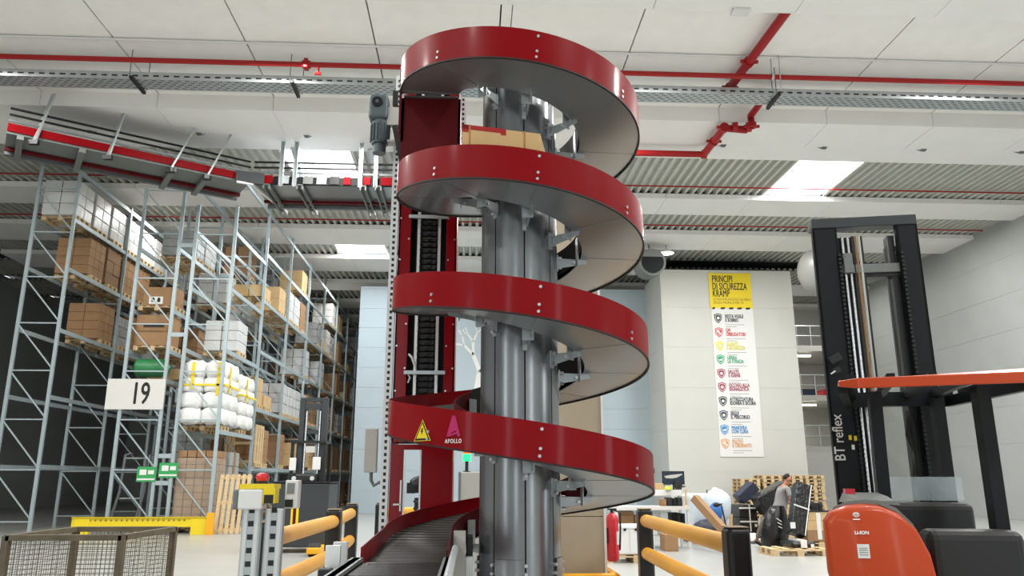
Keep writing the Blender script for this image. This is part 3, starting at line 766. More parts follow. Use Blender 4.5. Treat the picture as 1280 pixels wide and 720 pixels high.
b = MB(); b.bx(-7.87, -7.855, 26.75, 26.95, .15, 2.45); b.build('strap', 'carton_dark', lw)
place(PALX, 'pallet', (-8.42, 26.9, 0), 'wooden pallet under the clear wrapped load with dark strap', 'pallet')
# white sacks in stretch film on the first shelf
def bag_load(label, x0, x1, y0, y1, z, h, seed, ny):
    t = thing('sack_stack', label, 'sacks', ((x0 + x1) / 2, (y0 + y1) / 2, z))
    b = MB(); rr = random.Random(seed)
    nz = 4
    for k in range(nz):
        for i in range(2):
            for j in range(ny):
                cx_, cy_, cz_ = x0 + (x1 - x0) * (i + .5) / 2, y0 + (y1 - y0) * (j + .5) / ny, z + h * (k + .5) / nz
                hx, hy, hz_ = (x1 - x0) / 4 * 1.04, (y1 - y0) / ny / 2 * 1.04, h / nz / 2 * (1.05 if k < nz - 1 else 1.25)
                g = bmesh.ops.create_icosphere(b.bm, subdivisions=4, radius=1)
                for v in g['verts']:
                    q_ = v.co; e_ = .34 if k < nz - 1 else .6
                    v.co = Vector((math.copysign(abs(q_.x) ** e_, q_.x) * hx + cx_, math.copysign(abs(q_.y) ** e_, q_.y) * hy + cy_, math.copysign(abs(q_.z) ** .6, q_.z) * hz_ + cz_ + .02 * math.sin(9 * q_.x + 7 * q_.y)))
    b.build('sacks', 'sack_white', t, smooth=60)
    b = MB()
    for zz in (z + h * .6,): b.bx(x0 - .02, x1 + .035, y0 - .035, y1 + .03, zz, zz + .06)
    b.bx(x0 + .3, x0 + .4, y0 - .035, y0 - .01, z + h * .55, z + h * .98); b.bx(x1 - .25, x1 - .15, y0 - .035, y0 - .01, z + h * .45, z + h * .98)
    b.bx(x1 + .02, x1 + .035, y0 + .4, y0 + .5, z + h * .5, z + h * .95)
    b.build('yellow_tape', 'yellow', t)
place(PALX, 'pallet', (-8.45, 25.5, 3.07 + .003), 'wooden pallet under the nearer white sacks', 'pallet')
bag_load('white film wrapped sacks with yellow tape on the end shelf', -9.1, -7.75, 24.75, 26.35, 3.255, 1.95, 3, 2)
place(PALX, 'pallet', (-8.45, 27.4, 3.07 + .003), 'wooden pallet under the farther white sacks', 'pallet')
bag_load('white film wrapped sacks behind the nearer sack stack', -9.0, -7.72, 26.6, 28.2, 3.255, 1.75, 5, 2)
# wooden crate frame behind the sacks
cr = thing('wooden_crate', 'open slatted wooden crate on the shelf behind the white sacks', 'crate', (-8.3, 29.4, 3.0))
place(PALX, 'pallet', (-8.3, 29.33, 2.003), 'wooden pallet carrying the open slatted crate', 'pallet')
b = MB()
for y in (28.85, 29.2, 29.5, 29.78): b.bx(-7.8, -7.74, y - .06, y + .06, 2.15, 3.5); b.bx(-8.84, -8.78, y - .06, y + .06, 2.15, 3.5)
for z in (2.15, 2.8, 3.42): b.bx(-7.83, -7.77, 28.8, 29.86, z, z + .09); b.bx(-8.82, -8.76, 28.8, 29.86, z, z + .09); b.bx(-8.8, -7.8, 28.8, 28.85, z, z + .09)
b.build('crate_frame', 'wood', cr)
# yellow rack-end guard and signs
gd = thing('rack_guard', 'yellow steel guard rail across the foot of the rack end', 'guard', (-9.3, 24.2, 0))
b = MB(); b.bx(-11.6, -7.72, 24.15, 24.23, .22, .5); b.bx(-11.6, -7.72, 24.1, 24.24, .48, .5); b.build('guard_beam', 'yellow', gd)
b = MB(); x = -11.4
while x < -8.3: b.bx(x, x + .05, 24.143, 24.15, .38, .43); x += .15
b.build('holes', 'carton_dark', gd, kind='stuff')
for x in (-7.95, -11.3):
    b = MB(); b.bx(x - .22, x + .22, 24.12, 24.26, 0, .46); b.build('guard_foot', 'yellow', gd)
b = MB(); b.bx(-7.7, -7.5, 24.0, 24.1, 0, .62); b.bx(-7.7, -7.5, 24.1, 24.2, 0, .03); tag(b.build('corner_guard', 'yellow_deep', bevel=.008), 'upright yellow corner guard beside the leaning wooden slats', 'guard')
for x, zz, lab in ((-9.42, 1.62, 'green and white sign on the rack upright before the wrapped cartons'), (-10.06, 1.5, 'green and white sign left of the inner rack upright')):
    t = thing('safety_sign', lab, 'sign', (x + .3, 24.5, zz), 'green signs on the rack end')
    b = MB(); b.bx(x, x + .56, 24.55, 24.5635, zz, zz + .44); b.build('sign_board', 'green_sign', t)
    b = MB(); b.bx(x + .08, x + .28, 24.544, 24.55, zz + .2, zz + .36); b.bx(x + .33, x + .5, 24.544, 24.55, zz + .22, zz + .34); b.bx(x + .02, x + .54, 24.544, 24.55, zz + .05, zz + .1); b.build('white_panel', 'white', t)
# tubular trolley frames behind the rack end
fr = thing('tube_frame', 'grey tubular frame standing behind the left green sign', 'frame', (-10.3, 25.0, 0))
b = MB()
for x, y in ((-10.7, 25), (-10.0, 25.1)): b.tube([(x - .25, y, 0), (x, y, 1.2), (x + .05, y, 2.3), (x + .1, y + .3, 2.35)], .045, 8)
b.tube([(-10.65, 25, 2.2), (-9.95, 25.1, 2.2)], .03, 8); b.tube([(-10.75, 25, 1.0), (-10.05, 25.1, 1.0)], .03, 8)
b.build('tubes', 'galv_dark', fr, smooth=40)
# leaning lattice of wooden slats
lt = thing('slat_panel', 'panel of wooden slats leaning on the wrapped load by the rack', 'panel', (-6.9, 24.5, 0))
b = MB()
for i in range(6): b.bx(-7.62 + .165 * i, -7.52 + .165 * i, -.02, .02, 0, 1.75, rx=R(-10), at=(0, 24.45, .0))
b.build('slats', 'wood', lt)
b = MB()
for z in (.05, .85, 1.6): b.bx(-7.62, -6.69, .02, .06, z, z + .12, rx=R(-10), at=(0, 24.45, 0))
b.build('battens', 'wood', lt)
place(PAL, 'pallet', (-7.1, 22.6, 0), 'empty wooden pallet on the floor before the yellow rack guard', 'pallet', rz=R(80)) if False else None
# floor pallet seen under the barrier
place(PALX, 'pallet', tuple(P(398, 682, Z=0)), 'small wooden pallet on the floor seen between the barrier rails', 'pallet')
# ================================================================ GREY REACH TRUCK in the left aisle
TY = 18.0
def TX(px): return P(px, 600, Y=TY).x
def TZ(py): return P(380, py, Y=TY).z
tk = thing('reach_truck', 'dark grey reach truck parked before the racks on the left', 'forklift', (TX(378), TY, 0))
b = MB(); b.bx(TX(342), TX(412), TY, TY + 1.2, .12, TZ(604)); b.build('body', 'truck_grey', tk, bevel=.03)
b = MB(); b.bx(TX(340), TX(414), TY - .02, TY + 1.22, TZ(604), TZ(602)); b.build('top_plate', 'truck_dark', tk, bevel=.01)
for a, c in ((366.5, 369), (373, 376)):
    b = MB(); b.bx(TX(a), TX(c), TY - .015, TY + .01, .4, TZ(609)); b.build('yellow_stripe', 'yellow', tk)
b = MB(); b.bx(TX(369), TX(373), TY - .012, TY + .01, .4, TZ(609)); b.build('dark_groove', 'red_dark', tk)
for px0_, px1_ in ((340, 354), (398, 413)):
    b = MB(); b.bx(TX(px0_), TX(px1_), TY - .9, TY + .2, .05, .18); b.build('support_leg', 'yellow_deep', tk, bevel=.03)
    b = MB(); b.cyl((TX(px0_) + .02, TY - .7, .14), (TX(px1_) - .02, TY - .7, .14), .14, 18); b.build('wheel', 'rubber', tk)
MY = TY + .35
for a, c in ((365, 371.5), (393.5, 401)):
    b = MB(); b.bx(TX(a), TX(c), MY, MY + .16, .1, TZ(495)); b.build('mast_channel', 'truck_grey', tk, bevel=.01)
    b = MB(); q = TX(c) + .0 if a < 380 else TX(a) - .05; b.bx(q, q + .05, MY + .03, MY + .12, .1, TZ(502)); b.build('inner_channel', 'black', tk)
    b = MB(); b.cyl(((TX(a) + TX(c)) / 2 + (.1 if a < 380 else -.1), MY + .02, .5), ((TX(a) + TX(c)) / 2 + (.1 if a < 380 else -.1), MY + .02, TZ(512)), .025, 10); b.build('lift_cylinder', 'chrome', tk)
for y0_, y1_ in ((495, 500), (502, 510), (536, 541)):
    b = MB(); b.bx(TX(369), TX(396), MY + .02, MY + .14, TZ(y1_), TZ(y0_)); b.build('mast_cross', 'truck_grey', tk)
b = MB(); b.bx(TX(357), TX(402), TY + .25, TY + 1.0, TZ(553), TZ(550)); b.build('overhead_guard', 'black', tk)
for a in (357, 398.5):
    for y in (TY + .3, TY + .95):
        b = MB(); b.bx(TX(a), TX(a) + .07, y, y + .06, TZ(604), TZ(552)); b.build('guard_post', 'black', tk)
b = MB(); b.bx(TX(376), TX(388), TY + .3, TY + .34, TZ(565), TZ(557)); b.build('light_bar', 'grey_light', tk)
for a, c, y0_, y1_ in ((357.5, 366, 572, 588), (387, 397, 571, 587)):
    b = MB(); b.bx(TX(a), TX(c), TY + .2, TY + .24, TZ(y1_), TZ(y0_)); b.build('paper_label', 'white', tk, bevel=.01)
b = MB(); b.bx(TX(366), TX(394), TY + .1, TY + .5, TZ(604), TZ(592)); b.build('seat_console', 'black', tk, bevel=.05)
for a in (366, 389):
    b = MB(); b.cyl((TX(a), TY + .08, TZ(598)), (TX(a), TY + .2, TZ(598)), .05, 14); b.build('lamp', 'alu', tk)

# ================================================================ ROOF SERVICES
b = MB(); b.cyl((-25.5, 17.85, 11.75), (21.9, 17.85, 11.75), .066, 16)
pm = tag(b.build('sprinkler_pipe', 'red_pipe', None, smooth=40), 'long red sprinkler pipe running across under the ceiling', 'pipe')
b = MB()
q = P(383, 81, Y=17.85).x
b.cyl((q - .1, 17.85, 11.75), (q + .1, 17.85, 11.75), .1, 14); b.bx(q - .05, q + .05, 17.74, 17.96, 11.63, 11.87); b.cyl((q + .3, 17.85, 11.72), (q + .3, 17.85, 11.5), .035, 8)
b.cyl((q + .22, 17.85, 11.5), (q + .38, 17.85, 11.5), .04, 8); b.build('coupling', 'red_pipe', pm)
b = MB(); b.cyl((-25.5, 17.75, 12.255), (21.9, 17.75, 12.255), .032, 10); tag(b.build('conduit', 'white', None, smooth=40), 'thin white conduit running across the ceiling above the red pipe', 'pipe')
b = MB(); b.cyl((-25.5, 26.2, 11.98), (21.9, 26.2, 11.98), .03, 8); tag(b.build('sprinkler_pipe', 'red_pipe', None, smooth=40), 'thin red pipe across the corrugated roof beyond the first beam', 'pipe')
b = MB(); b.cyl((-25.5, 30.6, 11.98), (21.9, 30.6, 11.98), .03, 8); tag(b.build('sprinkler_pipe', 'red_pipe', None, smooth=40), 'thin red pipe across the roof between the second and third beams', 'pipe')
ct = thing('cable_tray', 'galvanised perforated cable tray hung across the ceiling', 'tray', (0, 18.7, 11.5))
b = MB(); b.bx(-25.5, 21.9, 18.45, 19.0, 11.55, 11.56); b.bx(-25.5, 21.9, 18.44, 18.45, 11.55, 11.75); b.bx(-25.5, 21.9, 19.0, 19.01, 11.55, 11.7); b.build('tray_body', 'galv', ct)
b = MB(); x = -14.0
while x < 16:
    b.bx(x, x + .14, 18.434, 18.442, 11.62, 11.66); x += .26
b.build('side_slots', 'black', ct, kind='stuff')
b = MB(); x = -14.0; j = 0
while x < 16:
    for k in range(5): b.bx(x + (.1 if k % 2 else 0), x + .11 + (.1 if k % 2 else 0), 18.49 + .1 * k, 18.53 + .1 * k, 11.545, 11.552)
    x += .21
b.build('bottom_slots', 'galv_dark', ct, kind='stuff')
for px_, py_ in ((173, 105), (369, 115), (966, 124)):
    x = P(px_, py_, Y=18.7).x
    b = MB(); b.bx(x - .04, x + .04, 18.25, 19.1, 11.46, 11.54); b.build('tray_bracket', 'black', ct)
    b = MB()
    for dx, y in ((-.06, 18.3), (.12, 18.95)): b.cyl((x + dx, y, 11.5), (x + dx, y, 12.296), .012, 6)
    b.build('threaded_rod', 'galv_dark', ct)
rp = thing('sprinkler_riser', 'red pipe run stepping down under the beam right of the spiral', 'pipe', (7.9, 19, 10.9))
e0, e1 = P(985, 12, Z=12.05), P(912, 110, Z=12.05)
v0 = Vector((P(937, 128, Y=20.4).x, 20.4, 12.0)); v1 = Vector((v0.x, 20.4, 11.62))
w1 = P(905, 160, Z=11.6); w2 = P(880, 193, Z=11.6); w3 = Vector((3.2, w2.y, w2.z))
b = MB(); b.cyl(e0, e1, .115, 16); b.cyl(e1, Vector((e1.x, e1.y, 11.93)), .115, 14); b.build('ceiling_run', 'red_pipe', rp, smooth=40)
b = MB(); b.tube([Vector((e1.x, e1.y, 11.93)), Vector((v0.x, e1.y + .1, 11.93)), Vector((v0.x, 20.4, 11.93)), v1 + Vector((0, 0, .15)), v1], .1, 12); b.build('drop_pipe', 'red_pipe', rp, smooth=40)
b = MB(); b.tube([v1, v1 + Vector((-.08, .25, -.02)), w1, w2], .115, 14); b.build('offset_pipe', 'red_pipe', rp, smooth=40)
b = MB(); b.cyl(w2, w3, .1, 14); b.build('cross_pipe', 'red_pipe', rp, smooth=40)
b = MB(); b.cyl(Vector((e1.x, e1.y + .1, 11.93)), Vector((21.9, e1.y + .1, 11.93)), .05, 10); b.build('branch_pipe', 'red_pipe', rp, smooth=40)
for p, d in ((e0.lerp(e1, .63), (e1 - e0)), (v1 + Vector((-.04, .12, 0)), w1 - v1), (v1.lerp(w1, .6), w1 - v1), (w1, w2 - w1), (w1.lerp(w2, .5), w2 - w1), (w2, w3 - w2), (e1, e1 - e0), (v1, Vector((0, 0, 1)))):
    d = d.normalized(); s_ = d.cross(Vector((0, 0, 1))) if abs(d.z) < .9 else Vector((1, 0, 0))
    b = MB(); b.cyl(p - d * .07, p + d * .07, .145, 14)
    for k in (-1, 1): b.bar(p + s_ * k * .14 - d * .03, p + s_ * k * .23 - d * .03, .07, .07)
    b.build('pipe_clamp', 'red_pipe', rp)
b = MB(); q = P(964, 95, Y=17.9); b.cyl((q.x, 17.85, 11.86), (q.x, 17.85, 12.295), .015, 6); b.lathe([(.08, -.03), (.1, -.03), (.1, .03), (.08, .03), (.08, -.03)], (q.x, 17.85, 11.75), 16, M=Matrix.Rotation(R(90), 3, 'Y')); b.cyl((q.x + .15, 17.7, 11.3), (q.x + .15, 17.7, 12.295), .014, 6); b.build('pipe_hanger', 'galv', rp)
# small junction box under the ceiling edge
b = MB(); q = P(925, 15, Z=11.83); b.bx(q.x - .2, q.x + .2, q.y - .15, q.y + .1, 11.78, 11.85); tag(b.build('ceiling_box', 'white', None, bevel=.01), 'small white box under the nearest roof beam', 'box')

# ================================================================ OVERHEAD CONVEYOR, top left
oc = thing('overhead_conveyor', 'roof hung conveyor with red side guards above the racks', 'conveyor', (-6.97, 22.9, 10.4))
C0, C1 = Vector((-6.97, 22.9, 0)), Vector((-1.9, 22.9, 0)); L1_ = Vector((-12.4, 19.57, 0))
dl = (L1_ - C0).normalized(); nl = Vector((dl.y, -dl.x, 0)); nl = nl if nl.y > 0 else -nl
def seg_bar(p, q, z0, z1, wd, name, m, off=Vector((0, 0, 0))):
    b = MB(); b.bar(p + off + Vector((0, 0, (z0 + z1) / 2)), q + off + Vector((0, 0, (z0 + z1) / 2)), wd, z1 - z0); return b.build(name, m, oc)
ny_ = Vector((0, 1, 0))
for p, q, nn, wds in ((C0 + Vector((.1, 0, 0)), C1, ny_, 2.0), (C0, L1_, nl, 1.45)):
    seg_bar(p, q, 10.56 if nn is nl else 10.47, 10.78 if nn is nl else 10.74, .05, 'side_guard', 'red' if nn is nl else 'truck_dark', nn * .02)
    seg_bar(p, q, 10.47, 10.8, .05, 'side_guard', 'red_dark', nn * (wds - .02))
    seg_bar(p + nn * wds / 2, q + nn * wds / 2, 10.5, 10.56, wds - .08, 'bed_plate', 'pan' if nn is ny_ else 'truck_trim')
    for z, o_ in ((11.0, 0), (11.2, .05)):
        seg_bar(p, q, z, z + .05, .05, 'guard_rail', 'truck_dark', nn * o_)
        seg_bar(p, q, z, z + .05, .05, 'guard_rail', 'truck_dark', nn * (wds - o_))
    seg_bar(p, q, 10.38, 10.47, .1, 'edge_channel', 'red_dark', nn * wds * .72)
    seg_bar(p, q, 10.36, 10.46, .14, 'edge_channel', 'galv_dark', nn * wds * .95)
    seg_bar(p, q, 10.82, 10.88, .03, 'cable_channel', 'galv_dark', nn * -.02)
    L = (q - p).length; n = int(L / .62)
    b = MB()
    for i in range(1, n): v = p.lerp(q, i / n) + nn * .0; b.bar(v + nn * .05 + Vector((0, 0, 10.6)), v + nn * (wds - .05) + Vector((0, 0, 10.6)), .07, .07)
    b.build('rollers', 'roller', oc)
b = MB(); b.bar(C0 + Vector((-.35, -.26, 10.62)), C0 + Vector((.45, -.02, 10.62)), .12, .36); b.build('corner_box', 'truck_grey', oc)
b = MB(); b.bar(C0 + Vector((-.3, -.3, 10.42)), C0 + Vector((.15, -.1, 10.42)), .08, .06); b.bar(C0 + Vector((.12, -.08, 10.42)), C0 + Vector((.5, 1.9, 10.42)), .08, .08); b.build('corner_strip', 'white', oc)
for px_, w_, m_ in ((318, .3, 'red'), (334, .34, 'red'), (357, .2, 'galv'), (385, .3, 'truck_trim'), (402, .3, 'galv'), (418, .3, 'black'), (434, .22, 'red'), (458, .26, 'red'), (488, .6, 'red')):
    b = MB(); x = P(px_, 226, Y=22.88).x
    b.bx(x - w_ / 2, x + w_ / 2, 22.86, 22.91, 10.5, 10.76); b.build('drive_cover', m_, oc)
# cross channels under the bed
for px_ in (333, 374, 453, 472):
    x = P(px_, 232, Z=10.4).x
    b = MB(); b.bx(x - .1, x - .06, 22.8, 25.3, 10.3, 10.45); b.bx(x + .06, x + .1, 22.8, 25.3, 10.3, 10.45); b.bx(x - .1, x + .1, 22.8, 25.3, 10.43, 10.46); b.build('cross_channel', 'truck_trim', oc)
for f_ in (.35, .72, .2, .95):
    v = C0.lerp(L1_, f_); b = MB(); b.bar(v + nl * -.15 + Vector((0, 0, 10.38)), v + nl * 1.6 + Vector((0, 0, 10.38)), .16, .12); b.build('cross_channel', 'truck_trim', oc)
# hangers up to the beam
for x, yy in [(P(px_, 215, Y=22.85).x, 22.85) for px_ in (352, 369, 451, 470)] + [(P(px_, 215, Y=24.9).x, 24.9) for px_ in (383, 480)]:
    b = MB(); top = 11.9 if yy < 23 else 12.08
    for s in (-1, 1): b.bx(x + s * .05 - .012, x + s * .05 + .012, yy - .06, yy + .02, 10.4, top)
    b.bx(x - .06, x + .06, yy + .0, yy + .02, 10.4, top); b.build('hanger', 'galv', oc)
for f_ in (.2, .36, .62, .9):
    v = C0.lerp(L1_, f_) - nl * .05
    b = MB(); b.bar(v + Vector((0, 0, 10.4)), v + Vector((.5 if f_ < .5 else .15, .3, 11.95)), .13, .05); b.build('hanger', 'galv', oc)
    b = MB(); b.bx(v.x - .12, v.x + .12, v.y - .06, v.y + .06, 10.3, 10.42); b.build('hanger_foot', 'black', oc)
for p, q in (((P(366, 180, Y=23.3).x, 23.3, 11.9), (P(384, 225, Y=24.8).x, 24.8, 10.9)), ((P(463, 180, Y=23.3).x, 23.3, 11.9), (P(476, 225, Y=24.8).x, 24.8, 10.9))):
    b = MB(); b.bar(p, q, .14, .05); b.build('hanger_brace', 'galv', oc)
# pendant lamps
def pendant(q, label, drop):
    t = thing('pendant_lamp', label, 'lamp', tuple(q), 'high bay lamps')
    b = MB(); b.lathe([(.03, .22), (.1, .2), (.3, .06), (.36, 0), (.34, 0), (.28, .05), (.09, .18), (0, .18)], q, 24); b.build('lamp_shade', 'grey_light', t, smooth=50)
    b = MB(); b.lathe([(0, .015), (.33, .015), (.33, .03), (0, .03)], q, 24); b.build('diffuser', 'lamp_white', t)
    b = MB(); b.cyl(Vector(q) + Vector((0, 0, .2)), Vector(q) + Vector((0, 0, drop)), .012, 6); b.build('cord', 'black', t)
q = P(833, 317, Y=33); pendant(q, 'lit high bay lamp hanging left of the cream wall block', 12.06 - q.z)
# half-dome mirror on a bracket beside the dark mast
q = P(1021, 339, Y=31)
mr = thing('dome_mirror', 'half dome traffic mirror hanging beside the dark truck mast', 'mirror', tuple(q))
b = MB(); M = Matrix.Rotation(R(200), 3, 'Z') @ Matrix.Rotation(R(100), 3, 'Y'); b.lathe([(.95 * math.cos(R(a)), .6 * math.sin(R(a))) for a in range(0, 91, 10)], q, 28, M=M); b.build('mirror_dome', 'mirror_shell', mr, smooth=60)
b = MB(); b.cyl(q + Vector((-.05, 0, .3)), q + Vector((-.05, 0, 12.1 - q.z)), .03, 8); b.bx(q.x - .12, q.x + .02, q.y - .05, q.y + .05, q.z + .25, q.z + .6); b.build('hanger', 'galv', mr)
b = MB(); b.blob(q + Vector((-.15, -.05, .22)), .12, .1, .06, 2); b.build('spotlight', 'lamp_white', mr, smooth=60)
# ================================================================ WALL BANNER with the safety rules
BY = 35.28
def BX(px, py=450): return P(px, py, Y=BY).x
def BZ(py, px=920): return P(px, py, Y=BY).z
bn = thing('banner', 'tall yellow and white safety rules banner on the cream wall block', 'banner', (BX(920), BY, BZ(570)))
bx0, bx1 = BX(886, 342), BX(937.5, 342); zt0, zy, zb0 = BZ(342), BZ(385.5), BZ(571)
b = MB(); b.bx(bx0, bx1, BY - .015, BY + .01, zb0, zt0); b.build('white_sheet', 'white', bn)
b = MB(); b.bx(bx0 - .04, bx1, BY - .025, BY - .015, zy, zt0 + .01); b.build('yellow_header', 'yellow', bn)
bw = bx1 - bx0
b = MB()
for i in range(5):
    x = bx0 + bw * (.02 + .2 * i); b.prism([(x, zy - .05), (x + bw * (.1 if i else .06), zy - .05), (x + bw * (.12 if i else .08), zy + .04), (x + bw * .02, zy + .04)], 'y', BY - .03, BY - .026)
b.build('hazard_stripes', 'text_black', bn)
def btext(s, py, px, size, m, sx=.78, bold=.0, space=1.05):
    return text('lettering', s, size, Matrix.Translation((BX(px, py), BY - .032, BZ(py))) @ Matrix.Rotation(R(90), 4, 'X'), m, bn, sx=sx, align='LEFT', bold=bold, space=space)
btext('PRINCIPI', 349.5, 889.5, .47, 'text_black', .53, .006)
btext('DI SICUREZZA', 358.8, 890, .47, 'text_black', .53, .006)
btext('KRAMP', 367.6, 890.5, .47, 'text_black', .53, .006)
btext('LE NOSTRE REGOLE GLOBALI', 374.6, 891, .17, 'carton_dark', .78)
btext('SENZA PAURA E PER TE', 378.8, 891.5, .17, 'carton_dark', .78)
ROWS = [('RESTA VIGILE', 'E SOBRIO', 'shield_dark'), ('DPI', 'OBBLIGATORI', 'shield_red'), ('GUANTI', 'E SICUREZZA', 'shield_yellow'), ('LIBERA', 'LA STRADA', 'shield_green'), ('SALUTE', 'E IGIENE', 'shield_plum'),
        ('OCCHIO ALLA', 'SEGNALETICA', 'shield_plum'), ('ATTREZZATURA', 'IDONEA E SICURA', 'shield_dark'), ('SEGUI', 'IL PERCORSO', 'shield_navy'), ('MANOVRA', 'CON CURA', 'shield_blue'), ('PULITO', 'E ORDINATO', 'shield_orange')]
ys = [398, 415.5, 432.5, 449.5, 467, 484, 501.5, 519, 537, 554.5]
for (l1, l2, m), py in zip(ROWS, ys):
    cxp = 897.5 + (py - 398) * .058; x = BX(cxp, py); z = BZ(py); s = .21
    def shield(k): return [(x - k * .9, z + k * .8), (x, z + k * 1.1), (x + k * .9, z + k * .8), (x + k * .85, z - k * .15), (x + k * .5, z - k * .75), (x, z - k * 1.15), (x - k * .5, z - k * .75), (x - k * .85, z - k * .15)]
    b = MB(); b.prism(shield(s), 'y', BY - .03, BY - .015)
    b.m(1).prism(shield(s * .8), 'y', BY - .033, BY - .03); b.m(0).prism(shield(s * .68), 'y', BY - .036, BY - .033)
    if m in ('shield_red', 'shield_orange'): b.m(1); b.bx(x - s * .45, x + s * .1, BY - .04, BY - .036, z - .02, z + .1); b.bx(x - .02, x + s * .4, BY - .04, BY - .036, z - .1, z - .02)
    elif m in ('shield_green', 'shield_blue'): b.m(1); b.prism([(x - s * .5, z - .02), (x + s * .5, z + .06), (x + s * .3, z - .06), (x - s * .2, z - .07)], 'y', BY - .04, BY - .036)
    else: b.m(1); b.prism([(x + .07 * math.cos(R(a)), z + .07 * math.sin(R(a))) for a in range(0, 360, 40)], 'y', BY - .04, BY - .036)
    b.build('shield', [m, 'white'], bn)
    tm = m
    btext(l1, py - 2.2, cxp + 8.5, .235, tm, .6, .005); btext(l2, py + 2.6, cxp + 8.8, .235, tm, .6, .005)
    b = MB()
    for k, wd in ((0, .9), (1, .5)): xx = BX(cxp + 9, py); b.bx(xx, xx + wd, BY - .0185, BY - .015, z - .32 - .1 * k, z - .3 - .1 * k)
    b.build('small_print', 'text_grey', bn)

# decorated white panel on the back wall, seen between lift and column
tp = thing('tree_panel', 'white panel with pale branching tree pattern on the blue back wall', 'panel', (P(612, 450, Y=38.5).x, 38.5, 5))
x0, x1, z0, z1 = P(562, 450, Y=38.5).x, P(668, 450, Y=38.5).x, P(600, 500, Y=38.5).z, P(600, 392, Y=38.5).z
b = MB(); b.bx(x0, x1, 38.48, 38.58, z0, z1); b.build('panel_sheet', 'wall_blue', tp)
b = MB(); rt = random.Random(5)
def branch(x, z, a, L, wd, d):
    q = (x + L * math.cos(a), z + L * math.sin(a))
    b.bar((x, 38.474, z), (q[0], 38.474, q[1]), wd, .006, (0, 1, 0))
    if d > 0:
        for s in (-1, 1): branch(q[0], q[1], a + s * rt.uniform(.35, .7), L * .72, wd * .68, d - 1)
branch(x0 + 1.3, z0 + .1, R(80), 1.3, .3, 4)
for v in b.bm.verts: v.co.x = min(max(v.co.x, x0), x1); v.co.z = min(v.co.z, z1)
b.build('tree_pattern', 'white', tp)

# ================================================================ SIGNAL TOWER and control cabinet behind the lift
cY = 10.2
cc = thing('control_cabinet', 'light grey control cabinet between lift and spiral column', 'cabinet', (P(592, 600, Y=cY).x, cY, 0))
b = MB(); b.bx(P(575, 600, Y=cY).x, P(575, 600, Y=cY).x + .62, cY, cY + .5, .1, P(590, 590, Y=cY).z); b.build('cabinet_body', 'grey_box', cc, bevel=.01)
b = MB(); b.bx(P(575, 600, Y=cY).x - .02, P(575, 600, Y=cY).x + .01, cY - .01, cY + .5, .1, P(590, 590, Y=cY).z); b.build('cabinet_edge', 'truck_trim', cc)
b = MB(); b.bx(P(575, 600, Y=cY).x, P(575, 600, Y=cY).x + .62, cY + .02, cY + .48, 0, .1); b.build('plinth', 'truck_dark', cc)
sx_ = P(583.5, 580, Y=cY + .2).x; z0 = P(590, 590, Y=cY).z
stw = thing('signal_tower', 'signal light with lit green lens on the grey control cabinet', 'lamp', (sx_, cY + .2, z0))
b = MB(); b.cyl((sx_, cY + .2, z0), (sx_, cY + .2, z0 + .14), .022, 12); b.lathe([(0, 0), (.05, 0), (.05, .012), (0, .012)], (sx_, cY + .2, z0), 16); b.build('pole', 'black', stw)
for m, n_, za, zb, rr in (('lamp_green', 'green_lens', .14, .23, .05), ('lamp_orange', 'orange_lens', .235, .29, .045), ('lamp_red', 'red_lens', .295, .33, .035)):
    b = MB(); b.lathe([(0, za), (rr, za), (rr + .004, (za + zb) / 2), (rr, zb), (0, zb)], (sx_, cY + .2, z0), 18); b.build(n_, m, stw, smooth=50)
# scanner on a stand seen through the door opening
sc_ = thing('scanner_stand', 'black scanner head on a thin stand behind the lift door opening', 'stand', (P(524, 600, Y=9.4).x, 9.4, 0))
x = P(522, 600, Y=9.4).x
b = MB(); b.cyl((x, 9.4, 0), (x, 9.4, 1.35), .03, 10); b.build('pole', 'black', sc_)
b = MB(); b.blob((x, 9.4, 1.5), .1, .08, .1, 2); b.bx(x - .12, x - .02, 9.34, 9.44, 1.4, 1.52); b.build('head', 'black', sc_)
b = MB()
for i in range(12): b.cyl((x - .035, 9.37, 1.32 - .08 * i), (x + .05, 9.37, 1.27 - .08 * i), .02, 6)
b.build('coiled_cable', 'black', sc_)
b = MB(); b.lathe([(0, .02), (.25, .02), (.25, 0), (0, 0)], (x, 9.4, 0), 20); b.build('base', 'black', sc_)

# ================================================================ FIRE EXTINGUISHER beside the enclosure
ey = 11.3; ex = P(765.5, 670, Y=ey).x; ez0, ez1 = P(765, 702, Y=ey).z, P(765, 641, Y=ey).z
fe = thing('fire_extinguisher', 'red fire extinguisher hung on the right side of the beige enclosure', 'extinguisher', (ex, ey, ez0))
b = MB(); h = ez1 - ez0; b.lathe([(0, 0), (.07, .005), (.088, .03), (.09, .1), (.09, h - .1), (.075, h - .04), (.035, h - .005), (.03, h), (0, h)], (ex, ey, ez0), 24); b.build('cylinder', 'red_dome', fe, smooth=50)
b = MB(); b.cyl((ex, ey, ez1), (ex, ey, ez1 + .05), .025, 10); b.bar((ex - .06, ey, ez1 + .07), (ex + .07, ey, ez1 + .1), .025, .02); b.bar((ex - .06, ey, ez1 + .05), (ex + .07, ey, ez1 + .05), .025, .02); b.build('valve', 'black', fe)
b = MB(); b.tube([(ex + .03, ey, ez1 + .04), (ex + .12, ey, ez1), (ex + .115, ey, ez0 + .4), (ex + .1, ey, ez0 + .15)], .014, 8); b.build('hose', 'black', fe)
b = MB(); b.lathe([(.092, h * .35), (.092, h * .62)], (ex, ey, ez0), 12, 300, 420); b.build('label', 'white', fe)
b = MB(); b.bx(px1 + .0285, ex - .07, ey - .07, ey + .07, ez0 + .25, ez0 + .45); b.build('wall_bracket', 'black', fe)

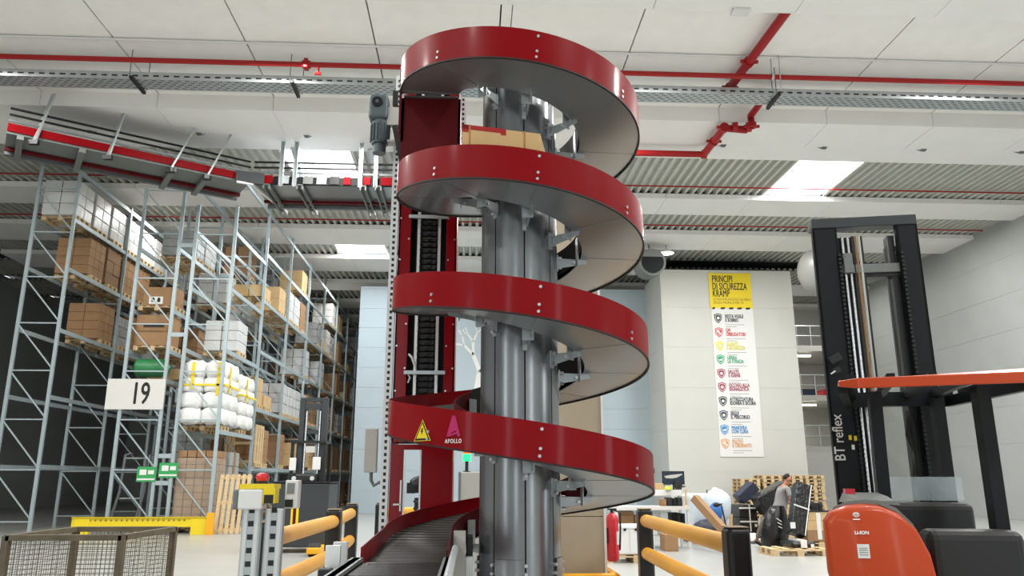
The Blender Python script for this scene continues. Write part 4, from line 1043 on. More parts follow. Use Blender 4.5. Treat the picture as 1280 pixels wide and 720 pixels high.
# ================================================================ WORK BENCH AREA
WY = 18.6
def WX(px): return P(px, 640, Y=WY).x
def WZ(py): return P(820, py, Y=WY).z
wt = thing('work_bench', 'long white packing bench with a raised shelf and monitor', 'bench', (WX(815), WY, 0))
b = MB(); b.bx(WX(768), WX(863), WY, WY + .8, WZ(637), WZ(633)); b.build('bench_top', 'white', wt, bevel=.005)
b = MB(); b.bx(WX(768), WX(863), WY - .006, WY + .001, WZ(637) - .01, WZ(633)); b.build('edge_band', 'grey_light', wt)
for px_ in (771, 861):
    for y in (WY + .03, WY + .74):
        b = MB(); b.bx(WX(px_) - .03, WX(px_) + .03, y, y + .06, 0, WZ(637)); b.build('leg', 'white', wt)
b = MB(); b.bx(WX(768), WX(863), WY + .1, WY + .75, .25, .28); b.build('lower_shelf', 'grey_light', wt)
b = MB(); b.bx(WX(800), WX(860), WY + .45, WY + .8, WZ(620), WZ(612.5)); b.build('raised_shelf', 'white', wt)
for px_ in (802, 858):
    b = MB(); b.bx(WX(px_) - .02, WX(px_) + .02, WY + .6, WY + .66, WZ(633), WZ(620)); b.build('shelf_post', 'galv', wt)
mz = WZ(612.5)
mo = thing('monitor', 'flat monitor with dark picture on the bench shelf', 'monitor', (WX(852), WY + .62, mz))
b = MB(); b.bx(WX(837.5), WX(866.5), WY + .6, WY + .64, WZ(606), WZ(588.5)); b.build('housing', 'black', mo, bevel=.006)
b = MB(); b.bx(WX(838.3), WX(865.7), WY + .594, WY + .6, WZ(604.8), WZ(589.4)); b.build('screen', 'screen', mo)
b = MB(); b.prism([(WX(840), WZ(595)), (WX(848), WZ(593.5)), (WX(863), WZ(592)), (WX(864), WZ(593)), (WX(856), WZ(597)), (WX(850), WZ(598)), (WX(842), WZ(597.5))], 'y', WY + .591, WY + .594); b.build('screen_picture', 'grey_box', mo)
b = MB(); b.bx(WX(851), WX(853), WY + .61, WY + .64, mz, WZ(604)); b.bx(WX(849), WX(855), WY + .59, WY + .72, mz + .002, mz + .012); b.build('stand', 'black', mo)
def small(name, label, cat, fn, m, group=None, **k):
    b = MB(); fn(b); return tag(b.build(name, m, None, **k), label, cat, group)
small('cap', 'lime green cap on the bench shelf below the monitor', 'cap', lambda b: (b.lathe([(.09, mz + .002), (.088, mz + .04), (.065, mz + .07), (.03, mz + .085), (0, mz + .09)], (WX(842.6), WY + .51, 0), 18), b.prism([(WX(842.6) - .07, WY + .45), (WX(842.6) + .07, WY + .45), (WX(842.6) + .05, WY + .38), (WX(842.6) - .05, WY + .38)], 'z', mz, mz + .015)), 'lime', smooth=50)
small('tape_dispenser', 'black tape dispenser on the right end of the bench shelf', 'dispenser', lambda b: (b.cyl((WX(856), WY + .46, mz + .105), (WX(856), WY + .52, mz + .105), .1, 20), b.bx(WX(853), WX(860), WY + .455, WY + .525, mz + .002, mz + .06), b.bar((WX(859), WY + .49, mz + .06), (WX(865), WY + .49, mz + .08), .05, .03)), 'black')
small('cardboard_box', 'small open cardboard box on the left of the bench shelf', 'box', lambda b: b.bx(WX(826.5), WX(837), WY + .47, WY + .75, mz + .002, WZ(604.5)), 'carton_light', bevel=.01)
hs = thing('headset', 'black headset on a pink roll at the left end of the bench shelf', 'headset', (WX(820.5), WY + .6, mz))
b = MB(); b.tube([(WX(820.5) + .12 * math.cos(R(a)), WY + .6, WZ(586) + .14 * math.sin(R(a)) - .05) for a in range(-20, 201, 20)], .025, 8); b.cyl((WX(819.6), WY + .5, WZ(592)), (WX(819.6), WY + .66, WZ(592)), .1, 16); b.build('headset_body', 'black', hs, smooth=50)
b = MB(); b.cyl((WX(819.6), WY + .6, mz), (WX(819.6), WY + .6, WZ(593)), .03, 10); b.lathe([(0, 0), (.11, 0), (.11, .02), (0, .02)], (WX(819.6), WY + .6, mz), 18); b.build('stand', 'grey_box', hs)
small('paper_roll', 'pinkish paper roll behind the small cardboard box', 'roll', lambda b: b.lathe([(.1, 0), (.19, 0), (.19, .3), (.1, .3), (.1, 0)], (WX(825.5), WY + .95, mz), 24), 'carton_light', smooth=40) if False else None
tz = WZ(633)
for i, (px_, w_, h_, m_, lab, nm) in enumerate(((832.5, .12, .16, 'carton_dark', 'brown tray at the left of the black devices on the bench', 'tray'), (839.5, .13, .2, 'black', 'black box on the bench top under the shelf', 'device'), (846, .1, .18, 'truck_dark', 'dark grey box between black devices on the bench', 'device'), (852, .11, .2, 'black', 'black box at the right end of the bench top', 'device'), (857.5, .07, .24, 'grey_box', 'pale grey canister at the right edge of the bench', 'canister'))):
    x = WX(px_)
    small(nm, lab, nm, lambda b: (b.bx(x - w_ / 2, x + w_ / 2, WY + .15, WY + .4, tz + .002, tz + h_), b.bx(x - w_ / 2 + .02, x + w_ / 2 - .02, WY + .13, WY + .15, tz + .03, tz + h_ - .04)), m_, bevel=.012)
small('upright_post', 'wooden post standing at the right end of the bench', 'post', lambda b: (b.bx(WX(862.2), WX(864.2), WY + .3, WY + .34, tz + .003, WZ(612)), b.bx(WX(860), WX(866), WY + .26, WY + .38, tz + .003, tz + .02)), 'wood')
# things stored under the bench
for a, c, y0_, m_, nm, lab in ((777, 795, 638, 'carton_dark', 'box', 'brown boxes shelf load at the left under the bench'), (796, 812, 643, 'carton', 'box', 'brown cardboard box under the bench beside the dark boxes'), (843, 848.5, 640, 'truck_dark', 'crate', 'dark crate under the bench, left of three'), (849, 854, 640, 'black', 'crate', 'black crate under the bench, middle of three'), (854.5, 859.5, 641, 'truck_dark', 'crate', 'dark crate under the bench, right of three'), (829, 838, 640, 'frost', 'bag', 'patterned grey bag under the middle of the bench')):
    small('storage_box' if nm != 'bag' else 'paper_bag', lab, nm, lambda b: (b.bx(WX(a), WX(c), WY + .25, WY + .7, .282, WZ(y0_) - .03), b.bx(WX(a) + .02, WX(c) - .02, WY + .235, WY + .25, .34, WZ(y0_) - .12)), m_, bevel=.012)
small('cardboard_box', 'tan cardboard box on the floor before the bench between the rails', 'box', lambda b: b.bx(WX(822), WX(838), WY - .1, WY - .6, .002, WZ(666)), 'carton', bevel=.01)
# white container on a pallet
wc = thing('white_container', 'white plastic container on a pallet right of the fire extinguisher', 'container', (P(793, 690, Y=15.8).x, 16, .146))
cx0, cx1 = P(772, 670, Y=15.6).x, P(818, 670, Y=15.6).x; cz = P(790, 658, Y=15.6).z
b = MB(); b.bx(cx0, cx1, 15.6, 16.3, .15, cz); b.build('body', 'white', wc, bevel=.03)
b = MB(); b.bx(cx0 - .02, cx1 + .02, 15.58, 16.32, cz - .04, cz + .015); b.build('lid', 'white_panel', wc, bevel=.01)
b = MB()
for f_ in (.2, .5, .8): b.cyl((cx0 + (cx1 - cx0) * f_, 15.57, cz - .06), (cx0 + (cx1 - cx0) * f_, 15.6, cz - .06), .025, 10)
b.build('latches', 'truck_dark', wc)
b = MB()
for f_ in (.33, .66): b.bx(cx0 + (cx1 - cx0) * f_ - .01, cx0 + (cx1 - cx0) * f_ + .01, 15.592, 15.6, .2, cz - .08)
b.build('ribs', 'grey_light', wc)
place(PALX, 'pallet', ((cx0 + cx1) / 2, 15.97, 0), 'wooden pallet under the white plastic container', 'pallet')
# leaning cardboard tube, white foam, bottle, blue bag
p0, p1 = P(903, 661, Y=17.6), P(868, 622, Y=18.2); p0.z = max(p0.z, .3)
lp = thing('cardboard_tube', 'long square cardboard tube leaning over the yellow barrier', 'tube', tuple(p0))
b = MB(); b.bar(p0 - (p1 - p0) * ((p0.z - .07) / (p1.z - p0.z)), p1, .17, .17); b.build('tube_body', 'carton', lp, bevel=.006)
b = MB(); d_ = (p1 - p0).normalized(); b.bar(p1 + d_ * .001, p1 + d_ * .004, .13, .13); b.build('open_end', 'carton_dark', lp)
FY = 20.5
def FX(px): return P(px, 640, Y=FY).x
def FZ(py): return P(890, py, Y=FY).z
fm = thing('foam_stack', 'heap of white foam sheets in film beside the bench', 'foam', (FX(886), FY, 0))
b = MB(); b.bx(FX(862), FX(903), FY, FY + .9, .15, FZ(617)); b.build('foam_block', 'foam', fm, bevel=.12, seg=3)
b = MB(); b.blob((FX(897), FY - .05, FZ(632)), .35, .25, .45, 3, .15, 3); b.build('film_bag', 'foam', fm, smooth=60)
b = MB(); b.bx(FX(860), FX(905), FY + .02, FY + .88, 0, .15); b.build('base_box', 'truck_dark', fm)
small('blue_bag', 'blue bag hanging on the white foam heap', 'bag', lambda b: (b.blob((FX(888.5), FY - .46, FZ(638)), .17, .1, .22, 3, .12, 2), b.blob((FX(887), FY - .44, FZ(634)), .12, .08, .1, 2, .1, 4)), 'blue', smooth=60)
small('dark_bin', 'dark blue bin bag below the blue bag', 'bag', lambda b: b.blob((FX(877), FY - .5, .3), .42, .28, .3, 3, .12, 8), 'bag_navy', smooth=60)
small('black_device', 'small black device on top of the white foam heap', 'device', lambda b: (b.bx(FX(897.5), FX(903), FY + .2, FY + .4, FZ(617) + .002, FZ(615.8) + .02), b.bx(FX(888), FX(888.8), FY + .2, FY + .24, FZ(617) + .002, FZ(612))), 'black')
bt = thing('white_canister', 'white canister with two blue labels right of the foam heap', 'canister', (FX(911.5), FY + .4, 0))
b = MB(); b.bx(FX(907.5), FX(916), FY + .3, FY + .6, 0, FZ(623)); b.build('body', 'white', bt, bevel=.04, seg=3)
b = MB(); b.bx(FX(908.5), FX(914.5), FY + .292, FY + .3, FZ(628), FZ(624.5)); b.bx(FX(908.5), FX(914.5), FY + .292, FY + .3, FZ(633), FZ(629.5)); b.build('blue_label', 'shield_navy', bt)
ws = thing('wire_stand', 'thin black wire stand before the white foam heap', 'stand', (FX(903), FY - .8, 0))
b = MB(); b.tube([P(899, 631, Y=19.7), P(902, 632, Y=19.7), P(908, 660, Y=19.7), Vector((P(909, 660, Y=19.7).x, 19.7, 0))], .018, 6); b.bar(P(893, 631, Y=19.7), P(903, 630, Y=19.7), .03, .03); b.blob(P(895.5, 631, Y=19.7), .09, .05, .06, 2); b.build('wire', 'black', ws)
b = MB(); b.lathe([(0, .015), (.2, .015), (.2, 0), (0, 0)], (P(909, 660, Y=19.7).x, 19.7, 0), 16); b.build('base', 'black', ws)
tb = thing('wooden_table', 'low wooden table behind the white canister', 'table', (P(915, 645, Y=22).x, 22, 0))
tx0, tx1, tz1 = P(898, 645, Y=22).x, P(910, 645, Y=22).x, P(915, 642, Y=22).z
b = MB(); b.bx(tx0, tx1, 21.6, 22.4, tz1 - .1, tz1); b.build('table_top', 'wood', tb)
for x in (tx0 + .05, tx1 - .05):
    for y in (21.65, 22.35):
        b = MB(); b.bx(x - .04, x + .04, y - .04, y + .04, 0, tz1 - .1); b.build('leg', 'wood', tb)
for i, (px_, s_) in enumerate(((917, .19), (922, .2))):
    ky_ = 20.45 + .5 * i; q = P(px_, 660, Y=ky_); small('black_sack', 'black sack on the floor %s the wooden table' % ('before' if i == 0 else 'right of'), 'sack', lambda b: b.blob((q.x, ky_, s_), s_ * 1.0, s_, s_, 3, .2, i), 'black_wrap', smooth=60)

# ================================================================ PALLET STACKS by the cream wall
def pstack(px, Y, n, seed, where, off=0):
    rr = random.Random(seed); x = P(px, 640, Y=Y).x
    for i in range(n):
        place(PAL, 'pallet', (x + rr.uniform(-.02, .02), Y + rr.uniform(-.03, .03), .146 * i), 'empty wooden pallet in %s, %s from the floor' % (where, NUM[i]), 'pallet', 'empty pallets by the cream wall', rr.uniform(-.025, .025))
NUM = ['first', 'second', 'third', 'fourth', 'fifth', 'sixth', 'seventh', 'eighth', 'ninth', 'tenth', 'eleventh', 'twelfth', 'thirteenth', 'fourteenth']
pstack(935, 33.5, 11, 2, 'the low stack behind the black wrapped pile')
pstack(962, 33.5, 12, 4, 'the orange toned stack behind the worker')
pstack(988, 33.5, 12, 6, 'the stack hidden behind the tall black package')
pstack(1015, 33.5, 12, 8, 'the stack nearest the reach truck mast')

# ================================================================ PACKAGES on the floor, right
def wrapped(name, label, fn, m='black_wrap', straps=None, cat='package', **k):
    t = thing(name, label, cat, tuple(k.pop('loc')))
    b = MB(); fn(b); b.build('wrapped_body', m, t, **k)
    if straps: b = MB(); straps(b); b.build('white_strap', 'white', t)
    return t
KY = 21.5
def KX(px): return P(px, 650, Y=KY).x
def KZ(py): return P(940, py, Y=KY).z
place(PAL, 'pallet', (KX(937), KY + .6, 0), 'wooden pallet under the black strapped pile', 'pallet')
wrapped('black_package', 'square black wrapped pile with white straps left of the worker', lambda b: (b.bx(KX(925), KX(948), KY, KY + .8, .15, KZ(647)), b.bx(KX(925.5), KX(947.5), KY + .01, KY + .79, KZ(647) + .005, KZ(631))), straps=lambda b: (b.bx(KX(924.8), KX(948.2), KY - .006, KY, KZ(636), KZ(634)), b.bx(KX(925), KX(948), KY - .006, KY, KZ(653), KZ(651)), b.bx(KX(937), KX(938.5), KY - .007, KY - .001, .2, KZ(631)), b.bx(KX(943), KX(946), KY - .007, KY, KZ(658.5), KZ(655))), loc=(KX(937), KY, .15), bevel=.03)
wrapped('blue_package', 'dark blue wrapped box tilted on top of the strapped pile', lambda b: b.bx(-.3, .3, 0, .5, -.15, .15, at=(KX(942), KY + .2, KZ(631) + .315), ry=R(-40)), 'bag_navy', loc=(KX(944), KY + .2, KZ(636)), bevel=.03)
wrapped('black_package', 'black wrapped box tilted against the worker', lambda b: b.bx(-.47, .47, 0, .6, -.27, .27, at=(KX(961), KY - .72, KZ(645) + .48), ry=R(-28)), loc=(KX(960), KY, KZ(644)), bevel=.03)
cs = thing('carton', 'brown cartons below the tilted black box', 'box', (KX(958), KY - .75, .16))
b = MB(); b.bx(KX(948), KX(970), KY - .75, KY - .05, .16, KZ(655.5)); b.bx(KX(949), KX(969), KY - .73, KY - .07, KZ(655), KZ(645)); b.build('carton_body', 'carton_light', cs, bevel=.015)
b = MB(); b.bx(KX(949.5), KX(968), KY - .74, KY - .72, KZ(653.5), KZ(651.5)); b.build('dark_strip', 'black', cs)
place(PALX, 'pallet', (KX(959), KY - .45, 0), 'wooden pallet under the brown cartons beside the worker', 'pallet')
small('plastic_film', 'crumpled white plastic film on the floor before the black pile', 'film', lambda b: [b.blob((P(px_, 664, Y=20.25).x, 20.2 + .1 * (i % 2), .09 + .05 * (i % 3)), .24, .18, .1, 3, .35, i) for i, px_ in enumerate((937, 941))], 'wrap_white', smooth=60)
small('hand_truck', 'low dark hand truck on the floor right of the plastic film', 'truck', lambda b: (b.bx(P(953, 660, Y=19.6).x, P(963, 660, Y=19.6).x, 19.5, 19.95, .14, .2), [b.cyl((P(px_, 660, Y=19.6).x, 19.52, .11), (P(px_, 660, Y=19.6).x, 19.6, .11), .11, 16) for px_ in (955, 961.5)]), 'truck_dark')
GY = 17.3
def GX(px, Y=GY): return P(px, 670, Y=Y).x
def GZ(py, Y=GY): return P(1000, py, Y=Y).z
place(PALX, 'pallet', (GX(996, 16.9), 17.15, 0), 'light wooden pallet under the low black package, nearest the camera', 'pallet')
wrapped('black_package', 'low black package with a white band lying on the nearest pallet', lambda b: b.bx(GX(981), GX(1011), GY - .35, GY + .35, .156, GZ(675.5)), straps=lambda b: (b.bx(GX(992), GX(999.5), GY - .358, GY + .3, .15, GZ(673.6)), b.bx(GX(1004), GX(1008), GY - .358, GY - .352, GZ(683), GZ(678.5))), loc=(GX(996), GY, .15), bevel=.05)
q0, q1 = P(995, 669, Y=17.4), P(1003, 606, Y=17.75)
wrapped('black_package', 'tall slim black package leaning before the worker', lambda b: b.bar(q0, q1, .36, .26, (0, 1, 0)), straps=lambda b: (b.bar(q0 + Vector((.15, -.135, 0)), q1 + Vector((.15, -.135, 0)), .018, .012, (0, 1, 0)), b.bar(q0.lerp(q1, .55) + Vector((-.18, -.135, .06)), q0.lerp(q1, .5) + Vector((.18, -.135, .0)), .03, .012, (0, 1, 0)), b.bx(q0.x - .16, q0.x - .05, q0.y - .14, q0.y - .13, q0.z + .15, q0.z + .28)), loc=tuple(q0), bevel=.02)
def sackfn(b):
    q = P(968.5, 670, Y=18.15)
    b.sweep([[Vector((q.x + dx + rx * math.cos(R(a)), 18.15 + .26 * rx / .35 * math.sin(R(a)), z)) for a in range(0, 360, 30)] for z, rx, dx in ((.0, .24, -.03), (.1, .31, -.02), (.45, .32, .02), (.75, .27, .06), (.98, .15, .12))])
wrapped('black_bag', 'upright black film bag beside the tall black package', sackfn, straps=lambda b: [b.bar(P(971 + k, 648 + 5 * k, Y=17.86), P(977 + k * .3, 652 + 4 * k, Y=17.86), .02, .01, (0, 1, 0)) for k in range(3)], loc=tuple(P(975, 684, Z=0)), smooth=60, cat='bag')
HY = 18.6
ch = thing('carton_stack', 'stack of brown cartons with white tape beside the orange truck', 'cartons', (P(1020, 660, Y=HY).x, HY, .146))
hx0, hx1 = P(1009, 660, Y=HY).x, P(1042, 660, Y=HY).x; hz = [.15, P(1, 667, Y=HY).z, P(1, 654, Y=HY).z, P(1, 642, Y=HY).z]
for i in range(3):
    b = MB(); b.bx(hx0, hx1, HY, HY + .8, hz[i] + .004, hz[i + 1]); b.build('carton', 'carton_light' if i else 'carton', ch, bevel=.012)
b = MB(); xx = P(1021.5, 660, Y=HY).x; b.bx(xx, xx + .1, HY - .004, HY + .004, .2, hz[3] - .02); b.build('white_tape', 'white', ch)
b = MB(); b.bx(hx0 - .01, hx1 + .01, HY - .01, HY + .81, hz[3], hz[3] + .03); b.build('black_lid', 'black', ch)
place(PALX, 'pallet', ((hx0 + hx1) / 2, HY + .4, 0), 'wooden pallet under the brown cartons beside the orange truck', 'pallet')
small('white_film', 'crumpled white film on the cartons beside the orange truck', 'film', lambda b: [b.blob((P(px_, 638, Y=HY).x, HY + .3, hz[3] + .12), .08, .12, .075, 3, .2, px_) for px_ in (1012, 1014.5)], 'wrap_white', smooth=60)
for i, px_ in enumerate((1021.5, 1026, 1031)):
    x = P(px_, 638, Y=HY).x; small('black_box', '%s small black box on the brown carton stack' % ['leftmost', 'middle', 'rightmost'][i], 'box', lambda b: (b.bx(x - .043, x + .043, HY + .2, HY + .4, hz[3] + .032, hz[3] + .2), b.bx(x - .03, x + .03, HY + .195, HY + .2, hz[3] + .08, hz[3] + .15)), 'black', bevel=.008)

# ================================================================ AIR HEATER by the wall block, mezzanine beyond it
q = P(812, 332, Y=33)
ah = thing('air_heater', 'dark grey hanging air heater left of the lit lamp', 'heater', tuple(q))
b = MB(); b.cyl(q + Vector((0, -.6, 0)), q + Vector((0, .6, .1)), .6, 20); b.build('housing', 'truck_trim', ah, smooth=40)
b = MB(); b.cyl(q + Vector((0, -.62, 0)), q + Vector((0, -.6, 0)), .5, 20); b.build('grille', 'truck_dark', ah)
b = MB(); b.cyl(q + Vector((0, 0, .5)), q + Vector((0, 0, 12.06 - q.z)), .03, 8); b.build('hanger', 'galv_dark', ah)
def mez(n, z, y):
    b = MB(); b.bx(15.3, 22, y, y + 5, z - .3, z); struct(b.build('floor_mezzanine', 'grey_box'))
    t = thing('railing', 'grey mezzanine railing right of the cream wall block, %s level' % n, 'railing', (18.5, y + .05, z), 'mezzanine railings')
    for zz in (.55, 1.1):
        b = MB(); b.cyl((15.35, y + .05, z + zz), (21.9, y + .05, z + zz), .03, 8); b.build('rail', 'galv', t)
    for i in range(9):
        b = MB(); b.cyl((15.5 + .78 * i, y + .05, z), (15.5 + .78 * i, y + .05, z + 1.1), .03, 8); b.build('post', 'galv', t)
MY_ = 41.0
for n_, py in (('top', 432), ('middle', 494), ('bottom', 558)): mez(n_, P(1025, py, Y=MY_).z, MY_)
panel_wall('wall_mezzanine_front', 15.3, 22, MY_ - .02, MY_ + .1, P(1025, 558, Y=MY_).z - .3, 1.3, 'wall_cream', .006)
panel_wall('wall_mezzanine', 15.3, 22, 46.2, 46.4, 12.3, 1.5, 'wall_cream')
for py, px_ in ((436, 1004), (510, 1012)):
    q = P(px_, py, Y=MY_ + .6); q.z = P(1025, 432 if py < 500 else 494, Y=MY_).z - .46; b = MB(); b.bx(q.x - .4, q.x + .4, q.y, q.y + .12, q.z - .05, q.z + .03); t = thing('strip_lamp', 'lit strip lamp under the %s mezzanine floor' % ('top' if py < 500 else 'middle'), 'lamp', tuple(q)); b.build('diffuser', 'lamp_white', t)
    b = MB(); b.bx(q.x - .42, q.x + .42, q.y - .01, q.y + .13, q.z + .03, q.z + .16); b.build('housing', 'grey_light', t)
for i, (px_, m_, w_) in enumerate(((1007, 'shield_navy', .9), (1035, 'red_dome', .8))):
    q = P(px_, 488, Y=MY_ + 1.5); zf = P(1025, 494, Y=MY_).z
    small('crate', '%s crate on the middle mezzanine floor' % ['dark blue', 'red', 'long red'][i], 'crate', lambda b: (b.bx(q.x - w_ / 2, q.x + w_ / 2, MY_ + 1.2, MY_ + 2, zf, zf + .45), b.bx(q.x - w_ / 2 - .03, q.x + w_ / 2 + .03, MY_ + 1.17, MY_ + 2.03, zf + .4, zf + .47)), m_, bevel=.02)
# ================================================================ ORANGE REACH TRUCK, right
ot = thing('reach_truck', 'orange and black reach truck with a tall mast on the right', 'forklift', (2.8, 5.2, 0))
RY, TH = 4.75, R(12)
PIV = P(1039, 650, Y=RY); PIV.z = 0
HD = Vector((math.sin(TH), math.cos(TH), 0)); SD = Vector((math.cos(TH), -math.sin(TH), 0))
def OQ(px, py, Y):
    """a picture point on the truck's own cross plane Y - RY behind its rear, in the truck's unturned coordinates"""
    d = P(px, py, Y=1) - Vector((0, 0, CAM_H)); t = (PIV.dot(HD) + Y - RY) / d.dot(HD); q = Vector((0, 0, CAM_H)) + d * t
    return PIV.x + (q - PIV).dot(SD), q.z
def OX(px, Y, py=600): return OQ(px, py, Y)[0]
def OZ(py, Y, px=1060): return OQ(px, py, Y)[1]
ot.location = PIV; ROOT[ot.name] = PIV.copy(); ot.rotation_euler = (0, 0, -TH)
xl_, xs_ = PIV.x, OX(1096, RY, 650); ztop = OZ(630, RY)
# rear shell: a rounded cover, highest left of its middle and falling away to the right
b = MB(); secs = []
prof = [(xl_ - .0, .18), (xl_ - .0, .86), (xl_ - .03, 1.02), (xl_ - .03, ztop - .1), (xl_ + .01, ztop - .045), (xl_ + .1, ztop - .01), (xl_ + .2, ztop), (xl_ + .29, ztop - .005), (xl_ + .4, ztop - .05), (xl_ + .49, ztop - .14), (xl_ + .55, ztop - .28), (xl_ + .575, ztop - .45), (xl_ + .58, .18)]
for y, k in ((RY + .09, .9), (RY + .03, .96), (RY, .99), (RY + .0, 1), ):
    pass
cxx, czz = (xl_ + xl_ + .58) / 2, .75
def ring(y, k, sh=0): return [Vector((cxx + (x - cxx) * k + sh * max(0, 1 - (x - xl_) / .5), y, czz + (z - czz) * k)) for x, z in prof]
b.sweep([ring(RY, .93), ring(RY + .012, .965), ring(RY + .04, .99), ring(RY + .09, 1), ring(RY + .28, 1, .09), ring(RY + .34, .985, .13)])
shell = b.build('rear_shell', 'orange', ot, smooth=50)
b = MB(); pr2 = [(x, z) for x, z in prof if z > 1.1]
b.sweep([[Vector((x + sh * max(0, 1 - (x - xl_) / .5), y, z)) for x, z in pr2] + [Vector((x + sh * max(0, 1 - (x - xl_) / .5), y, z + .025)) for x, z in reversed(pr2)] for y, sh in ((RY + .1, .035), (RY + .4, .15))]); b.build('top_trim', 'truck_trim', ot, smooth=40)
b = MB(); b.sweep([[Vector((x, y, z)) for x, z in ((xl_ + .17, ztop), (xl_ + .45, ztop - .01), (xl_ + .42, ztop + t_), (xl_ + .2, ztop + t_))] for y, t_ in ((RY + .15, .015), (RY + .3, .04), (RY + .5, .06))]); b.build('console', 'truck_trim', ot, smooth=40)
b = MB(); b.bx(xl_ + .2, xl_ + .26, RY + .42, RY + .48, ztop + .05, ztop + .085); b.build('red_switch', 'red_dome', ot)
# chassis, wheels, support legs
b = MB(); b.bx(xl_ + .22, xl_ + 1.2, RY + .15, RY + 1.5, .12, .55); b.build('chassis', 'truck_dark', ot, bevel=.03)
for x in (xl_ + .4, xl_ + 1.1):
    b = MB(); b.bx(x - .1, x + .1, RY + 1.45, RY + 2.9, .06, .32); b.build('support_leg', 'truck_dark', ot, bevel=.03)
    b = MB(); b.cyl((x - .07, RY + 2.7, .17), (x + .07, RY + 2.7, .17), .17, 20); b.build('wheel', 'rubber', ot)
b = MB(); b.cyl((xl_ + .3, RY + .35, .17), (xl_ + .5, RY + .35, .17), .17, 20); b.build('drive_wheel', 'rubber', ot)
# driver's compartment
b = MB(); b.bx(xl_ + .62, xl_ + 1.18, RY + .25, RY + .5, .55, 1.25); b.build('seat_back', 'black', ot, bevel=.06, seg=3)
b = MB(); b.bx(xl_ + .62, xl_ + 1.18, RY + .45, RY + .9, .55, .78); b.build('seat', 'black', ot, bevel=.05, seg=3)
b = MB(); b.bx(xl_ + .55, xl_ + 1.2, RY + 1.0, RY + 1.3, .55, OZ(628, RY + 1)); b.build('dashboard', 'black', ot, bevel=.05, seg=3)
# cab pillar and overhead guard
gz = OZ(478, RY + .2)
b = MB(); xa = OX(1100, RY + .5, 560); b.sweep([[Vector((x + dx, y, z)) for dx, y in ((0, RY + .5), (.075, RY + .48), (.085, RY + .6), (.01, RY + .6))] for x, z in ((OX(1100, RY + .5, 640), ztop - .1), (OX(1092, RY + .5, 560), 1.7), (OX(1086, RY + .5, 490), gz - .03))]); b.build('cab_pillar', 'truck_dark', ot)
b = MB(); b.bx(xl_ + 1.12, xl_ + 1.2, RY + .5, RY + .62, .55, gz); b.bx(xl_ + 1.12, xl_ + 1.2, RY + 1.3, RY + 1.4, .55, gz); b.build('right_pillar', 'truck_dark', ot)
g0 = OX(1046, RY + .25, 478)
b = MB(); b.sweep([[Vector((g0 + dx, y, gz + z)) for dx, z in s_] for y, s_ in ((RY + .12, ((.1, -.05), (1.2, -.03), (1.2, .04), (.1, .02))), (RY + .2, ((.0, -.03), (1.22, -.02), (1.22, .07), (.0, .01))), (RY + .34, ((.02, -.01), (1.22, .0), (1.22, .09), (.03, .03))))]); gd_ = b.build('guard_front', 'orange', ot, bevel=.008)
for i in range(5):
    b = MB(); x = g0 + .1 + .26 * i; b.bar((x, RY + .32, gz + .04), (x + .3 - .06 * i, RY + 1.42, gz + .04), .05, .06); b.build('guard_bar', 'truck_dark', ot)
for x, x2 in ((g0 + .04, g0 + .36), (g0 + 1.17, g0 + 1.1)):
    b = MB(); b.bar((x, RY + .3, gz - .02), (x2, RY + 1.45, gz - .02), .05, .08); b.build('guard_side', 'truck_dark', ot)
b = MB(); b.bx(g0 + .34, g0 + 1.14, RY + 1.42, RY + 1.5, gz - .05, gz + .06); b.build('guard_rear', 'truck_dark', ot)
# mast
MYY = 6.35
mz1 = OZ(279, MYY, 1040)
def mch(pt, pb, wd):
    return OX(pt, MYY, 290), OX(pb, MYY, 640)
ml0 = OX(1031, MYY, 450) ; mw = .2
for x0_, nm in ((ml0, 'mast_channel'), (ml0 + .78 - .1, 'mast_channel')):
    b = MB(); ww = mw if x0_ == ml0 else .17
    b.bx(x0_, x0_ + ww, MYY, MYY + .02, .1, mz1); b.bx(x0_, x0_ + .02, MYY, MYY + .06, .1, mz1); b.bx(x0_ + ww - .02, x0_ + ww, MYY + .0, MYY + .2, .1, mz1); b.build(nm, 'truck_dark', ot)
    b = MB(); xi = x0_ + ww if x0_ == ml0 else x0_ - .06; b.bx(xi + .0, xi + .05, MYY + .05, MYY + .17, .15, mz1 - .12); b.build('inner_channel', 'black', ot)
    # chain of plates beside the channel
    b = MB(); z = .7
    xc = x0_ + ww - .012 if x0_ == ml0 else x0_ + .01
    while z < mz1 - .3: b.bx(xc, xc + .022, MYY - .02, MYY + .02, z, z + .022); z += .036
    b.build('lift_chain', 'black', ot)
xg = ml0 + mw
b = MB(); b.bx(xg, xg + .17, MYY + .12, MYY + .14, .4, mz1 - .1); b.build('inner_plate', 'black', ot)
for dx, r_, m_, n_ in ((.045, .014, 'chrome', 'lift_cylinder'), (.09, .012, 'chrome', 'lift_cylinder'), (.125, .012, 'black', 'hose'), (.15, .012, 'carton_dark', 'hose'), (.18, .012, 'grey_box', 'hose'), (.2, .009, 'black', 'hose')):
    b = MB(); b.cyl((xg + dx, MYY + .03, .6), (xg + dx, MYY + .03, mz1 - .12), r_, 10); b.build(n_, m_, ot, smooth=50)
for py0, py1, m_, dy in ((272, 284, 'truck_grey', 0), (330, 341, 'truck_trim', .03), (341, 346, 'black', .05)):
    b = MB(); b.bx(ml0 + (.0 if py0 < 300 else mw - .01), ml0 + .85, MYY - .01 + dy, MYY + .14, OZ(py1, MYY), OZ(py0, MYY)); b.build('mast_cross', m_, ot, bevel=.006)
for k in range(3):
    x = ml0 + .62 + .07 * k; b = MB(); b.bx(x, x + .05, MYY + .1, MYY + .2, .3, mz1 - .2); b.build('inner_channel', 'black', ot)
